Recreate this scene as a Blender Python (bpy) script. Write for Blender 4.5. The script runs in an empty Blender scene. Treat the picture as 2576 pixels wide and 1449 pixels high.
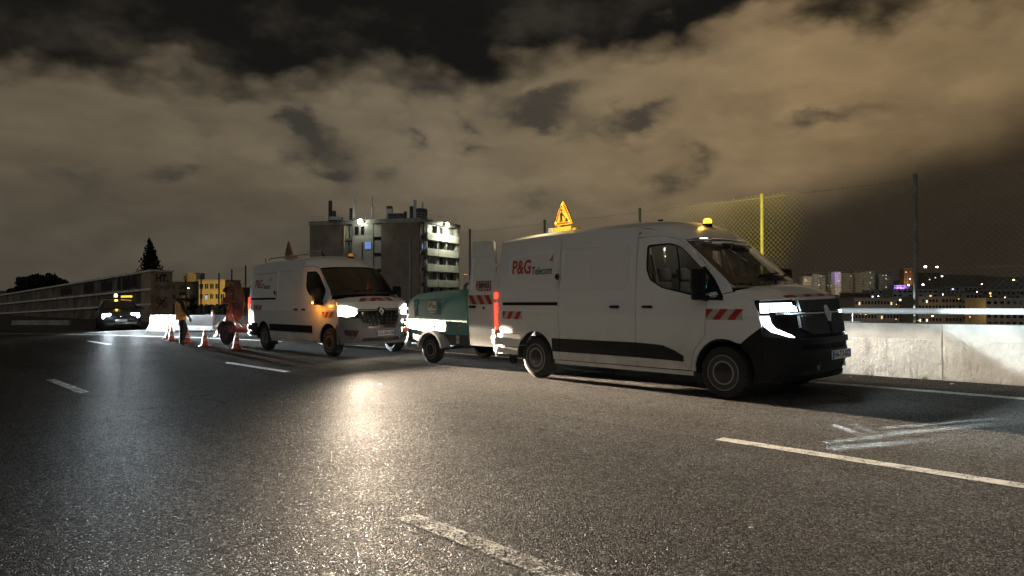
import bpy, bmesh, math, random
from mathutils import Vector, Matrix, Euler
from mathutils.geometry import delaunay_2d_cdt
R = math.radians
rnd = random.Random(7)
scene = bpy.context.scene
COL = scene.collection

# ------------------------------------------------------------------ camera
FPX = 1794.0                      # focal length in units of a 2576 px wide frame
PITCH = math.atan(15.5 / FPX)
CAMZ = 1.448
SLX, SLY = 0.0199, 0.0029         # cross slope of the carriageway
cam_d = bpy.data.cameras.new('camera')
cam_d.sensor_width = 36.0
cam_d.lens = FPX / 2576.0 * 36.0
cam_d.clip_start = 0.1
cam_d.clip_end = 12000.0
cam = bpy.data.objects.new('camera', cam_d)
cam.location = (0, 0, CAMZ)
cam.rotation_euler = (R(90) + PITCH, 0, 0)
COL.objects.link(cam)
scene.camera = cam

def ray(px, py):
    x = (px - 1288) / FPX
    z = (724.5 - py) / FPX
    cp, sp = math.cos(PITCH), math.sin(PITCH)
    return Vector((x, cp - z * sp, sp + z * cp))
def P(px, py, depth):
    """a world point seen in direction (px, py), `depth` metres away along y"""
    r = ray(px, py)
    return Vector((0, 0, CAMZ)) + r * (depth / r.y)
def gz(x, y):
    return SLX * x + SLY * y
def G(px, py):
    r = ray(px, py)
    t = -CAMZ / (r.z - SLX * r.x - SLY * r.y)
    p = Vector((0, 0, CAMZ)) + r * t
    return p
TH = R(-47.4)
U = Vector((math.cos(TH), math.sin(TH), 0))
N = Vector((-U.y, U.x, 0))
def UN(u, n, h=0.0):
    p = U * u + N * n
    p.z = gz(p.x, p.y) + h
    return p

# ------------------------------------------------------------------ night sky
world = bpy.data.worlds.new('World')
scene.world = world
world.use_nodes = True
WT = world.node_tree
WT.nodes.clear()
class NB:
    """small node builder"""
    def __init__(s, tree): s.t = tree
    def n(s, typ, **kw):
        nd = s.t.nodes.new(typ)
        for k, v in kw.items(): setattr(nd, k, v)
        return nd
    def put(s, sock, v):
        if hasattr(v, 'is_linked') or isinstance(v, bpy.types.NodeSocket): s.t.links.new(v, sock)
        else: sock.default_value = v
    def m(s, op, a, b=None, c=None, clamp=False):
        nd = s.n('ShaderNodeMath', operation=op, use_clamp=clamp)
        s.put(nd.inputs[0], a)
        if b is not None: s.put(nd.inputs[1], b)
        if c is not None: s.put(nd.inputs[2], c)
        return nd.outputs[0]
    def v(s, op, a, b=None):
        nd = s.n('ShaderNodeVectorMath', operation=op)
        s.put(nd.inputs[0], a)
        if b is not None: s.put(nd.inputs[1], b)
        return nd.outputs['Value'] if op in ('LENGTH', 'DOT_PRODUCT') else nd.outputs[0]
    def scale(s, a, f):
        nd = s.n('ShaderNodeVectorMath', operation='SCALE')
        s.put(nd.inputs[0], a); s.put(nd.inputs[3], f)
        return nd.outputs[0]
    def xyz(s, x, y, z):
        nd = s.n('ShaderNodeCombineXYZ')
        for i, q in enumerate((x, y, z)): s.put(nd.inputs[i], q)
        return nd.outputs[0]
    def sep(s, v):
        nd = s.n('ShaderNodeSeparateXYZ'); s.put(nd.inputs[0], v)
        return nd.outputs
    def noise(s, vec, scale, detail=3, rough=.5, dist=0.0, color=False):
        nd = s.n('ShaderNodeTexNoise')
        if vec is not None: s.put(nd.inputs['Vector'], vec)
        nd.inputs['Scale'].default_value = scale
        nd.inputs['Detail'].default_value = detail
        nd.inputs['Roughness'].default_value = rough
        nd.inputs['Distortion'].default_value = dist
        return nd.outputs['Color' if color else 0]
    def ramp(s, f, stops, interp='LINEAR'):
        nd = s.n('ShaderNodeValToRGB')
        cr = nd.color_ramp; cr.interpolation = interp
        while len(cr.elements) < len(stops): cr.elements.new(.5)
        for e, (p, c) in zip(cr.elements, stops):
            e.position = p
            e.color = (c, c, c, 1) if not isinstance(c, tuple) else (c + (1,))[:4]
        s.put(nd.inputs[0], f)
        return nd.outputs[0]
    def mix(s, f, a, b, blend='MIX'):
        nd = s.n('ShaderNodeMix', data_type='RGBA', blend_type=blend)
        s.put(nd.inputs[0], f)
        for i, q in ((6, a), (7, b)):
            if isinstance(q, (int, float)): q = (q, q, q, 1)
            elif isinstance(q, tuple) and len(q) == 3: q = q + (1,)
            s.put(nd.inputs[i], q)
        return nd.outputs[2]
    def smooth(s, x, lo, hi):
        nd = s.n('ShaderNodeMapRange', interpolation_type='SMOOTHSTEP')
        s.put(nd.inputs[0], x); s.put(nd.inputs[1], lo); s.put(nd.inputs[2], hi)
        nd.inputs[3].default_value = 0; nd.inputs[4].default_value = 1
        return nd.outputs[0]

def azel(px, py):
    r = ray(px, py).normalized()
    return math.atan2(r.x, r.y), math.asin(r.z)

def build_sky():
    b = NB(WT)
    tc = b.n('ShaderNodeTexCoord')
    d = b.v('NORMALIZE', tc.outputs['Generated'])
    x, y, z = b.sep(d)
    az = b.m('ARCTAN2', x, y)
    el = b.m('ARCSINE', z)
    ae = b.xyz(az, el, 0.0)
    # puffy displacement of every outline
    pv = b.xyz(az, b.m('MULTIPLY', el, 1.7), 0.3)
    w1 = b.noise(pv, 5.5, 5, .52, color=True)
    w2 = b.noise(pv, 19.0, 4, .55, color=True)
    wv = b.v('ADD', b.scale(b.v('SUBTRACT', w1, (.5, .5, .5)), .17), b.scale(b.v('SUBTRACT', w2, (.5, .5, .5)), .045))
    aw = b.v('ADD', ae, wv)
    def blob(px, py, rx, ry, src, rot=0.0):
        a, e = azel(px, py)
        mp = b.n('ShaderNodeMapping', vector_type='TEXTURE')
        mp.inputs['Location'].default_value = (a, e, 0)
        mp.inputs['Rotation'].default_value = (0, 0, rot)
        mp.inputs['Scale'].default_value = (rx / FPX, ry / FPX, 1)
        b.put(mp.inputs['Vector'], src)
        gr = b.n('ShaderNodeTexGradient', gradient_type='QUADRATIC_SPHERE')
        # flatten z
        b.t.links.new(mp.outputs[0], gr.inputs[0])
        return gr.outputs['Fac']
    # cloud cover: high deck everywhere except the clear patch overhead and small holes
    _, ey, _ = b.sep(aw)
    # lower edge of the clear patch, as elevation against azimuth
    pts = [(-1400, 150), (0, 85), (250, 115), (480, 145), (700, 178), (950, 182), (1150, 155), (1350, 135), (1550, 112), (1750, 50), (1900, -30), (2150, 5), (2300, -40), (2576, -90), (3200, -60), (4600, 120)]
    fc = b.n('ShaderNodeFloatCurve')
    cv = fc.mapping.curves[0]
    A0, A1 = -1.3, 1.3
    for i, (px, py) in enumerate(pts):
        a, e = azel(px, py)
        t = (a - A0) / (A1 - A0)
        if i < 2: cv.points[i].location = (t, e)
        else: cv.points.new(t, e)
    fc.mapping.update()
    fx, _, _ = b.sep(aw)
    b.put(fc.inputs['Value'], b.m('DIVIDE', b.m('SUBTRACT', fx, A0), A1 - A0, clamp=True))
    edge = fc.outputs[0]
    vp = b.n('ShaderNodeTexVoronoi', feature='SMOOTH_F1')
    vp.inputs['Scale'].default_value = 8.5; vp.inputs['Detail'].default_value = 2.0; vp.inputs['Roughness'].default_value = .55
    vp.inputs['Smoothness'].default_value = .55; vp.normalize = True
    b.put(vp.inputs['Vector'], b.v('ADD', b.xyz(az, b.m('MULTIPLY', el, 1.9), .7), b.scale(wv, .55)))
    puff = b.m('SUBTRACT', 1.0, b.m('MULTIPLY', vp.outputs['Distance'], 1.9))
    clear = b.smooth(b.m('ADD', b.m('SUBTRACT', ey, edge), b.m('MULTIPLY', b.m('SUBTRACT', .55, puff), .10)), -.045, .030)
    # the clear patch closes again further up: more cloud behind
    up = b.smooth(el, .62, .95)
    back = b.smooth(b.m('ABSOLUTE', az), 1.2, 1.7)
    clear = b.m('MULTIPLY', clear, b.m('SUBTRACT', 1.0, b.m('MULTIPLY', b.m('MAXIMUM', up, back), .8)))
    # holes
    hs = None
    for px, py, rx, ry, k, rot in [(780, 340, 120, 50, 1.35, -.25), (835, 418, 95, 40, 1.5, 0), (700, 318, 90, 30, .6, 0), (1395, 285, 110, 46, 1.3, -.1), (1608, 300, 115, 46, 1.1, 0), (1610, 330, 50, 60, .5, 0),
                               (1010, 365, 80, 45, .9, 0), (1100, 225, 90, 40, .6, 0), (1195, 310, 50, 30, .7, -.5), (1180, 382, 100, 30, .75, .1), (2040, 325, 90, 40, 1.0, .55), (2110, 275, 110, 30, .6, .1),
                               (1700, 425, 70, 38, .8, 0), (440, 415, 50, 26, .7, 0), (250, 455, 120, 40, .35, 0), (480, 300, 160, 30, .3, 0), (1330, 520, 150, 40, .55, 0), (1780, 110, 150, 60, .3, 0), (1460, 240, 60, 30, .4, 0), (880, 470, 160, 40, .3, 0)]:
        g = b.m('MULTIPLY', b.m('POWER', blob(px, py, rx * 1.25, ry * 1.3, aw, rot), .8), k)
        hs = g if hs is None else b.m('ADD', hs, g)
    fine = b.noise(pv, 11, 5, .55)
    holes = b.smooth(b.m('ADD', hs, b.m('ADD', b.m('MULTIPLY', b.m('SUBTRACT', fine, .5), 1.1), b.m('MULTIPLY', b.m('SUBTRACT', .55, puff), .55))), .06, 1.05)
    # cloud brightness: broad glow of the town, brighter to the right, dim low on both sides
    glow = b.m('ADD', 0.64, b.m('MULTIPLY', blob(1150, 330, 1700, 600, ae), .30))
    glow = b.m('ADD', glow, b.m('MULTIPLY', blob(1950, 250, 1200, 560, ae), .42))
    glow = b.m('ADD', glow, b.m('MULTIPLY', blob(1250, 500, 700, 260, ae), .22))
    soft = b.noise(b.xyz(az, b.m('MULTIPLY', el, 3.2), 1.7), 4.2, 5, .55)
    soft2 = b.noise(b.v('ADD', pv, b.scale(wv, .6)), 9.0, 5, .55)
    glow = b.m('MULTIPLY', glow, b.m('ADD', .50, b.m('MULTIPLY', soft, .68)))
    glow = b.m('MULTIPLY', glow, b.m('ADD', .62, b.m('MULTIPLY', soft2, .46)))
    glow = b.m('MULTIPLY', glow, b.m('ADD', .70, b.m('MULTIPLY', puff, .46)))
    # haze layer near the horizon and the dim quarter on the right
    low = b.smooth(el, .19, .03)
    lowr = b.m('MULTIPLY', b.smooth(b.m('SUBTRACT', el, b.m('MULTIPLY', b.m('SUBTRACT', fx, .2), .27)), .13, .035), b.smooth(az, .10, .36))
    hue = b.smooth(az, -.2, .5)
    cl = b.mix(hue, (.262, .210, .138), (.365, .250, .128))
    cl = b.mix(b.m('MULTIPLY', low, .75), cl, b.mix(b.smooth(az, -.25, .2), (.150, .129, .103), (.225, .178, .118)))
    cl = b.scale(cl, glow)
    cl = b.mix(b.m('MULTIPLY', lowr, .90), cl, (.0165, .0125, .0088))
    cl = b.mix(b.m('MULTIPLY', holes, .82), cl, (.030, .029, .026))
    veil = b.noise(pv, 7, 4, .6)
    dark = b.mix(b.smooth(veil, .45, .8), (.0085, .0078, .0068), (.034, .029, .022))
    out = b.mix(clear, cl, dark)
    # the ground half
    out = b.mix(b.smooth(el, -.02, -.12), out, (.02, .017, .013))
    bg = b.n('ShaderNodeBackground')
    b.put(bg.inputs[0], out)
    bg.inputs[1].default_value = 1.0
    wo = b.n('ShaderNodeOutputWorld')
    b.t.links.new(bg.outputs[0], wo.inputs[0])
build_sky()
world.cycles.sampling_method = 'MANUAL'
world.cycles.sample_map_resolution = 256

# the diffuse glow of the lit town behind the viewer, as one weak very soft sun
sun_d = bpy.data.lights.new('sun', 'SUN')
sun_d.energy = 0.21
sun_d.angle = R(70)
sun_d.color = (.74, .88, 1.0)
sun = bpy.data.objects.new('sun', sun_d)
sun.rotation_euler = Vector((.25, 1.0, -.62)).to_track_quat('-Z', 'Y').to_euler()
COL.objects.link(sun)

vs = scene.view_settings
scene.display_settings.display_device = 'sRGB'
vs.view_transform = 'Standard'
vs.look = 'None'
vs.exposure = 0.0
vs.gamma = 1.0
vs.use_curve_mapping = False
cy = scene.cycles
cy.use_denoising = True
cy.max_bounces = 6
cy.diffuse_bounces = 2
cy.glossy_bounces = 3
cy.transmission_bounces = 3
cy.transparent_max_bounces = 10
cy.sample_clamp_indirect = 4.0
cy.caustics_reflective = False
cy.caustics_refractive = False
cy.use_light_tree = True

# ------------------------------------------------------------------ materials
MATS = {}
def mat(name, col=(.5, .5, .5), rough=.5, metal=0.0, var=0.0, vscale=6.0, bump=0.0, bscale=40.0, emit=None, estr=0.0, coat=0.0, spec=.5, dirt=None, trans=0.0):
    if name in MATS: return MATS[name]
    m = bpy.data.materials.new(name)
    m.use_nodes = True
    t = m.node_tree
    p = t.nodes['Principled BSDF']
    b = NB(t)
    p.inputs['Base Color'].default_value = tuple(col) + (1,)
    p.inputs['Roughness'].default_value = rough
    p.inputs['Metallic'].default_value = metal
    p.inputs['Specular IOR Level'].default_value = spec
    p.inputs['Coat Weight'].default_value = coat
    p.inputs['Coat Roughness'].default_value = .08
    tc = t.nodes.new('ShaderNodeTexCoord').outputs['Object']
    if var or dirt:
        base = tuple(col) + (1,)
        if var:
            nz = b.noise(tc, vscale, 6, .6)
            lo = tuple(c * (1 - var) for c in col); hi = tuple(min(1, c * (1 + var * .7)) for c in col)
            base = b.mix(b.smooth(nz, .3, .7), lo, hi)
        if dirt:
            nz = b.noise(tc, dirt[1], 8, .68)
            base = b.mix(b.m('MULTIPLY', b.smooth(nz, dirt[2], dirt[2] + .22), dirt[3]), base, dirt[0])
        b.put(p.inputs['Base Color'], base)
        b.put(p.inputs['Roughness'], b.m('ADD', rough - .06, b.m('MULTIPLY', b.noise(tc, vscale * 2.3, 4), .14), clamp=True))
    if bump:
        bp = b.n('ShaderNodeBump')
        bp.inputs['Strength'].default_value = min(1, bump)
        bp.inputs['Distance'].default_value = .01 * max(1, bump)
        b.put(bp.inputs['Height'], b.noise(tc, bscale, 5, .6))
        t.links.new(bp.outputs[0], p.inputs['Normal'])
    if emit:
        p.inputs['Emission Color'].default_value = tuple(emit) + (1,)
        p.inputs['Emission Strength'].default_value = estr
    if trans:
        p.inputs['Transmission Weight'].default_value = trans
    MATS[name] = m
    return m
def glass(name, tint, refl_rough=.03, fac=None):
    m = bpy.data.materials.new(name); m.use_nodes = True
    t = m.node_tree; t.nodes.clear(); b = NB(t)
    tr = b.n('ShaderNodeBsdfTransparent'); tr.inputs[0].default_value = tuple(tint) + (1,)
    gl = b.n('ShaderNodeBsdfGlossy'); gl.inputs['Roughness'].default_value = refl_rough
    fr = b.n('ShaderNodeFresnel'); fr.inputs[0].default_value = 1.52
    mx = b.n('ShaderNodeMixShader')
    b.put(mx.inputs[0], b.m('MULTIPLY_ADD', fr.outputs[0], 1.2, .02, clamp=True) if fac is None else fac)
    t.links.new(tr.outputs[0], mx.inputs[1]); t.links.new(gl.outputs[0], mx.inputs[2])
    o = b.n('ShaderNodeOutputMaterial'); t.links.new(mx.outputs[0], o.inputs[0])
    MATS[name] = m
    return m
def emitter(name, col, strength):
    return mat(name, (.02, .02, .02), .4, emit=col, estr=strength)

# ------------------------------------------------------------------ mesh helpers
class MB:
    def __init__(s): s.v = []; s.f = []
    def add(s, vs_, fs):
        o = len(s.v)
        s.v.extend([tuple(q) for q in vs_]); s.f.extend([tuple(i + o for i in f) for f in fs])
        return s
    def box(s, c, size, rot=None):
        hx, hy, hz = size[0] / 2, size[1] / 2, size[2] / 2
        vs_ = [Vector((sx * hx, sy * hy, sz * hz)) for sx in (-1, 1) for sy in (-1, 1) for sz in (-1, 1)]
        if rot is not None: vs_ = [rot @ q for q in vs_]
        return s.add([q + Vector(c) for q in vs_], [(0, 1, 3, 2), (4, 6, 7, 5), (0, 4, 5, 1), (2, 3, 7, 6), (0, 2, 6, 4), (1, 5, 7, 3)])
    def bbox(s, c, size, bev=.01, rot=None):
        """box with chamfered edges"""
        bm = bmesh.new()
        bmesh.ops.create_cube(bm, size=1)
        for q in bm.verts: q.co = Vector((q.co.x * size[0], q.co.y * size[1], q.co.z * size[2]))
        bmesh.ops.bevel(bm, geom=bm.edges[:], offset=min(bev, min(size) * .45), segments=2, affect='EDGES', profile=.5)
        bm.verts.index_update()
        vs_ = [(rot @ q.co if rot is not None else q.co.copy()) + Vector(c) for q in bm.verts]
        fs = [[q.index for q in f.verts] for f in bm.faces]
        bm.free()
        return s.add(vs_, fs)
    def quad(s, a, b, c, d): return s.add([a, b, c, d], [(0, 1, 2, 3)])
    def tube(s, pts, r, n=8, cap=True):
        pts = [Vector(p) for p in pts]
        rs = r if isinstance(r, (list, tuple)) else [r] * len(pts)
        o = len(s.v); vs_ = []; fs = []
        prev = None
        for i, p in enumerate(pts):
            d = (pts[min(i + 1, len(pts) - 1)] - pts[max(i - 1, 0)]).normalized()
            if prev is None:
                a = d.orthogonal().normalized()
            else:
                a = (prev - d * prev.dot(d)).normalized()
            prev = a
            c = d.cross(a)
            for k in range(n):
                t = 2 * math.pi * k / n
                vs_.append(p + (a * math.cos(t) + c * math.sin(t)) * rs[i])
        for i in range(len(pts) - 1):
            for k in range(n):
                k2 = (k + 1) % n
                fs.append((i * n + k, i * n + k2, (i + 1) * n + k2, (i + 1) * n + k))
        if cap:
            fs.append(tuple(range(n - 1, -1, -1))); fs.append(tuple((len(pts) - 1) * n + k for k in range(n)))
        return s.add(vs_, fs)
    def lathe(s, prof, n=24, axis='Z', c=(0, 0, 0), rot=None, closed=False):
        """prof: (radius, height) pairs"""
        vs_ = []; fs = []
        for (r, h) in prof:
            for k in range(n):
                t = 2 * math.pi * k / n
                q = Vector((r * math.cos(t), r * math.sin(t), h))
                if axis == 'Y': q = Vector((q.x, q.z, q.y))
                elif axis == 'X': q = Vector((q.z, q.x, q.y))
                if rot is not None: q = rot @ q
                vs_.append(q + Vector(c))
        m = len(prof)
        for i in range(m - 1 if not closed else m):
            j = (i + 1) % m
            for k in range(n):
                k2 = (k + 1) % n
                fs.append((i * n + k, i * n + k2, j * n + k2, j * n + k))
        if not closed:
            if prof[0][0] > 1e-5: fs.append(tuple(range(n - 1, -1, -1)))
            if prof[-1][0] > 1e-5: fs.append(tuple((m - 1) * n + k for k in range(n)))
        return s.add(vs_, fs)
    def prism(s, poly, d0, d1, fn):
        """poly in 2D, fn(u, v, d) gives the point; two capped ends"""
        n = len(poly)
        vs_ = [fn(u, v, d0) for u, v in poly] + [fn(u, v, d1) for u, v in poly]
        fs = [tuple(range(n)), tuple(range(2 * n - 1, n - 1, -1))]
        for i in range(n):
            j = (i + 1) % n
            fs.append((j, i, n + i, n + j))
        return s.add(vs_, fs)
    def grid(s, nu, nv, fn):
        vs_ = [fn(i / nu, j / nv) for i in range(nu + 1) for j in range(nv + 1)]
        fs = [(i * (nv + 1) + j, (i + 1) * (nv + 1) + j, (i + 1) * (nv + 1) + j + 1, i * (nv + 1) + j + 1) for i in range(nu) for j in range(nv)]
        return s.add(vs_, fs)
    def build(s, name, m, parent=None, smooth=35, fix=True):
        me = bpy.data.meshes.new(name)
        me.from_pydata(s.v, [], s.f)
        if fix:
            bm = bmesh.new(); bm.from_mesh(me)
            bmesh.ops.remove_doubles(bm, verts=bm.verts, dist=1e-5)
            bmesh.ops.recalc_face_normals(bm, faces=bm.faces)
            bm.to_mesh(me); bm.free()
        me.validate()
        if m is not None:
            for q in (m if isinstance(m, (list, tuple)) else [m]): me.materials.append(q)
        if smooth:
            me.shade_smooth(); me.set_sharp_from_angle(angle=R(smooth))
        o = bpy.data.objects.new(name, me)
        COL.objects.link(o)
        if parent is not None: o.parent = parent
        return o
def empty(name, loc=(0, 0, 0), parent=None, rot=None):
    o = bpy.data.objects.new(name, None)
    o.empty_display_size = .2
    COL.objects.link(o)
    if parent is not None: o.parent = parent
    o.location = loc
    if rot is not None: o.rotation_euler = rot
    return o
def tag(o, label, cat, group=None):
    o['label'] = label; o['category'] = cat
    if group: o['group'] = group
    return o
def structure(o): o['kind'] = 'structure'; return o
def stuff(o): o['kind'] = 'stuff'; return o
def thing(name, label, cat, loc=(0, 0, 0), rz=0.0, group=None):
    return tag(empty(name, loc, None, (0, 0, rz)), label, cat, group)
def dup(root, group=None):
    c = root.copy(); COL.objects.link(c)
    for ch in root.children:
        d = ch.copy(); COL.objects.link(d); d.parent = c
        for g in ch.children:
            e = g.copy(); COL.objects.link(e); e.parent = d
    return c
def text_mesh(s, size, sx=1.0, bold=0.0):
    cu = bpy.data.curves.new('lettering', 'FONT')
    cu.body = s; cu.size = size; cu.offset = bold; cu.align_x = 'CENTER'; cu.align_y = 'CENTER'
    cu.resolution_u = 3
    ob = bpy.data.objects.new('lettering', cu)
    COL.objects.link(ob)
    dg = bpy.context.evaluated_depsgraph_get()
    me = bpy.data.meshes.new_from_object(ob.evaluated_get(dg))
    vs_ = [(q.co.x * sx, q.co.y) for q in me.vertices]; fs = [tuple(f.vertices) for f in me.polygons]
    bpy.data.objects.remove(ob); bpy.data.curves.remove(cu); bpy.data.meshes.remove(me)
    return vs_, fs
def text_on(name, s, size, m, parent, fn, sx=1.0, bold=0.0):
    vs_, fs = text_mesh(s, size, sx, bold)
    return MB().add([fn(u, v) for u, v in vs_], fs).build(name, m, parent, smooth=0, fix=False)
def inside(poly, u, v):
    c = False; n = len(poly); j = n - 1
    for i in range(n):
        (ui, vi), (uj, vj) = poly[i], poly[j]
        if (vi > v) != (vj > v) and u < (uj - ui) * (v - vi) / (vj - vi) + ui: c = not c
        j = i
    return c
def resample(poly, seg):
    out = []
    n = len(poly)
    for i in range(n):
        a, b = Vector(poly[i]), Vector(poly[(i + 1) % n])
        k = max(1, int(math.ceil((b - a).length / seg)))
        for q in range(k): out.append(tuple(a.lerp(b, q / k)))
    return out
def rounded(poly, r, n=4):
    """round the corners of a polygon"""
    out = []; m = len(poly)
    for i in range(m):
        p, a, c = Vector(poly[i]), Vector(poly[i - 1]), Vector(poly[(i + 1) % m])
        d1, d2 = (a - p), (c - p)
        rr = min(r, d1.length * .45, d2.length * .45)
        s_, e_ = p + d1.normalized() * rr, p + d2.normalized() * rr
        for k in range(n + 1):
            t = k / n
            out.append(tuple(s_.lerp(p, t).lerp(p.lerp(e_, t), t)))
    return out
def seg_dist(poly, u, v):
    best = 1e9; n = len(poly)
    for i in range(n):
        ax, ay = poly[i]; bx, by = poly[(i + 1) % n]
        dx, dy = bx - ax, by - ay
        l2 = dx * dx + dy * dy or 1e-12
        t = max(0, min(1, ((u - ax) * dx + (v - ay) * dy) / l2))
        q = (ax + dx * t - u) ** 2 + (ay + dy * t - v) ** 2
        if q < best: best = q
    return math.sqrt(best)
def patch(name, outer, surf, m, parent, outward, holes=(), seg=.09, skirt=.02, emboss=(), vrows=(), smooth=30):
    """sheet bounded by `outer` (2D) laid on surf(u, v), with a folded edge of depth `skirt`;
    emboss: (polygon, depth, bevel) fields pressed into it"""
    outer = resample(outer, seg); holes = [resample(h, seg) for h in holes]
    pts = []; edges = []; depth = []
    def loop(l, d=0.0):
        o = len(pts)
        pts.extend(Vector(q) for q in l); depth.extend([d] * len(l))
        edges.extend((o + i, o + (i + 1) % len(l)) for i in range(len(l)))
    loop(outer)
    for h in holes: loop(h)
    zones = []
    for poly, dp, bev in emboss:
        o_ = resample(poly, seg)
        cu = sum(q[0] for q in o_) / len(o_); cv_ = sum(q[1] for q in o_) / len(o_)
        i_ = []
        for k, q in enumerate(o_):
            a, c = Vector(o_[k - 1]), Vector(o_[(k + 1) % len(o_)])
            t = (c - a).normalized(); nn = Vector((-t.y, t.x))
            w = Vector(q) + nn * bev
            if not inside(o_, w.x, w.y): w = Vector(q) - nn * bev
            i_.append(tuple(w))
        loop(o_, 0.0); loop(i_, dp)
        zones.append((o_, i_, dp, bev))
    us = [q[0] for q in outer]; vs2 = [q[1] for q in outer]
    u0, u1, v0, v1 = min(us), max(us), min(vs2), max(vs2)
    nu = max(1, int((u1 - u0) / seg)); nv = max(1, int((v1 - v0) / seg))
    vv = sorted(set([v0 + (v1 - v0) * (j + .5) / nv for j in range(nv)]) | set(q for q in vrows if v0 < q < v1))
    for i in range(nu):
        u = u0 + (u1 - u0) * (i + .5) / nu
        for v in vv:
            if not inside(outer, u, v) or seg_dist(outer, u, v) < seg * .3: continue
            if any(inside(h, u, v) or seg_dist(h, u, v) < seg * .3 for h in holes): continue
            d = 0.0; bad = False
            for o_, i_, dp, bev in zones:
                if seg_dist(o_, u, v) < bev * 2.2: bad = True; break
                if inside(i_, u, v): d = dp
            if bad: continue
            pts.append(Vector((u, v))); depth.append(d)
    vo, eo, fo, ov, _, _ = delaunay_2d_cdt(pts, edges, [], 0, 1e-7, True)
    dv = [max((depth[k] for k in src), default=0.0) if src else 0.0 for src in ov]
    faces = []
    for f in fo:
        cu = sum(vo[i].x for i in f) / len(f); cv_ = sum(vo[i].y for i in f) / len(f)
        if inside(outer, cu, cv_) and not any(inside(h, cu, cv_) for h in holes): faces.append(tuple(f))
    ow = Vector(outward)
    vs3 = [Vector(surf(q.x, q.y)) - ow * d for q, d in zip(vo, dv)]
    # orientation
    s_ = Vector((0, 0, 0))
    for f in faces:
        s_ += (vs3[f[1]] - vs3[f[0]]).cross(vs3[f[2]] - vs3[f[0]])
    if s_.dot(ow) < 0: faces = [f[::-1] for f in faces]
    if skirt:
        cnt = {}
        for f in faces:
            for i in range(len(f)):
                a, c = f[i], f[(i + 1) % len(f)]
                cnt[(a, c)] = 1
        bd = [(a, c) for (a, c) in cnt if (c, a) not in cnt]
        mp = {}
        for a, c in bd:
            for k in (a, c):
                if k not in mp:
                    mp[k] = len(vs3); vs3.append(vs3[k] - ow * skirt)
        for a, c in bd: faces.append((c, a, mp[a], mp[c]))
    return MB().add(vs3, faces).build(name, m, parent, smooth=smooth, fix=False)
def lamp(name, kind, loc, parent, energy, color, radius=.05, **kw):
    ld = bpy.data.lights.new(name, kind)
    ld.energy = energy; ld.color = color
    if kind in ('POINT', 'SPOT'): ld.shadow_soft_size = radius
    for k, v in kw.items(): setattr(ld, k, v)
    o = bpy.data.objects.new(name, ld)
    COL.objects.link(o); o.location = loc
    if parent is not None: o.parent = parent
    return o
def beam(name, loc, target, parent, energy, color, cut=.01, hw=.55, lo=.35, spill=.02, size=150, radius=.05, wing=0.0, near=(-.75, -.30), streaks=()):
    """a dipped headlight: bright below a sharp cut-off, fading sideways and downwards, with a weak spill"""
    o = lamp(name, 'SPOT', loc, parent, energy, color, radius, spot_size=R(size), spot_blend=.6)
    o.rotation_euler = (Vector(target) - Vector(loc)).to_track_quat('-Z', 'Y').to_euler()
    ld = o.data; ld.use_nodes = True
    t = ld.node_tree; b = NB(t)
    em = t.nodes['Emission']
    v = t.nodes.new('ShaderNodeTexCoord').outputs['Normal']
    x, y, z = b.sep(v)
    zz = b.m('MAXIMUM', b.m('ABSOLUTE', z), .02)
    hx = b.m('DIVIDE', x, zz); ey = b.m('DIVIDE', y, zz)
    ah = b.m('ABSOLUTE', hx)
    sd = b.m('EXPONENT', b.m('MULTIPLY', b.m('POWER', b.m('DIVIDE', ah, hw), 3.0), -1.0))
    below = b.smooth(ey, cut + .018, cut - .012)
    fall = b.m('EXPONENT', b.m('MULTIPLY', b.m('MAXIMUM', b.m('SUBTRACT', cut, ey), 0.0), -1.0 / lo))
    nr = b.smooth(ey, *near)
    core = b.m('MULTIPLY', b.m('MULTIPLY', sd, below), b.m('MULTIPLY', fall, nr))
    if wing:
        wg = b.m('MULTIPLY', b.m('MULTIPLY', b.smooth(ah, 3.7, 3.3), b.smooth(ah, .4, 1.6)), b.m('MULTIPLY', b.smooth(ey, .34, .24), nr))
        core = b.m('ADD', core, b.m('MULTIPLY', wg, wing))
    # bright streaks thrown by the edges of the lens: thin lines across the beam
    inv = o.rotation_euler.to_matrix().inverted()
    for (p0, p1, w, k) in streaks:
        l0, l1 = inv @ (Vector(p0) - Vector(loc)), inv @ (Vector(p1) - Vector(loc))
        a0 = Vector((l0.x / abs(l0.z), l0.y / abs(l0.z))); a1 = Vector((l1.x / abs(l1.z), l1.y / abs(l1.z)))
        dd = a1 - a0; L = dd.length; dd.normalize()
        rx = b.m('SUBTRACT', hx, a0.x); ry = b.m('SUBTRACT', ey, a0.y)
        s_ = b.m('ADD', b.m('MULTIPLY', rx, dd.x), b.m('MULTIPLY', ry, dd.y))
        t_ = b.m('ABSOLUTE', b.m('SUBTRACT', b.m('MULTIPLY', rx, dd.y), b.m('MULTIPLY', ry, dd.x)))
        g = b.m('MULTIPLY', b.smooth(t_, w, w * .5), b.m('MULTIPLY', b.smooth(s_, -.01, .0), b.smooth(s_, L, L * .35)))
        core = b.m('ADD', core, b.m('MULTIPLY', g, k))
    b.put(em.inputs['Strength'], b.m('ADD', core, spill))
    return o
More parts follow.
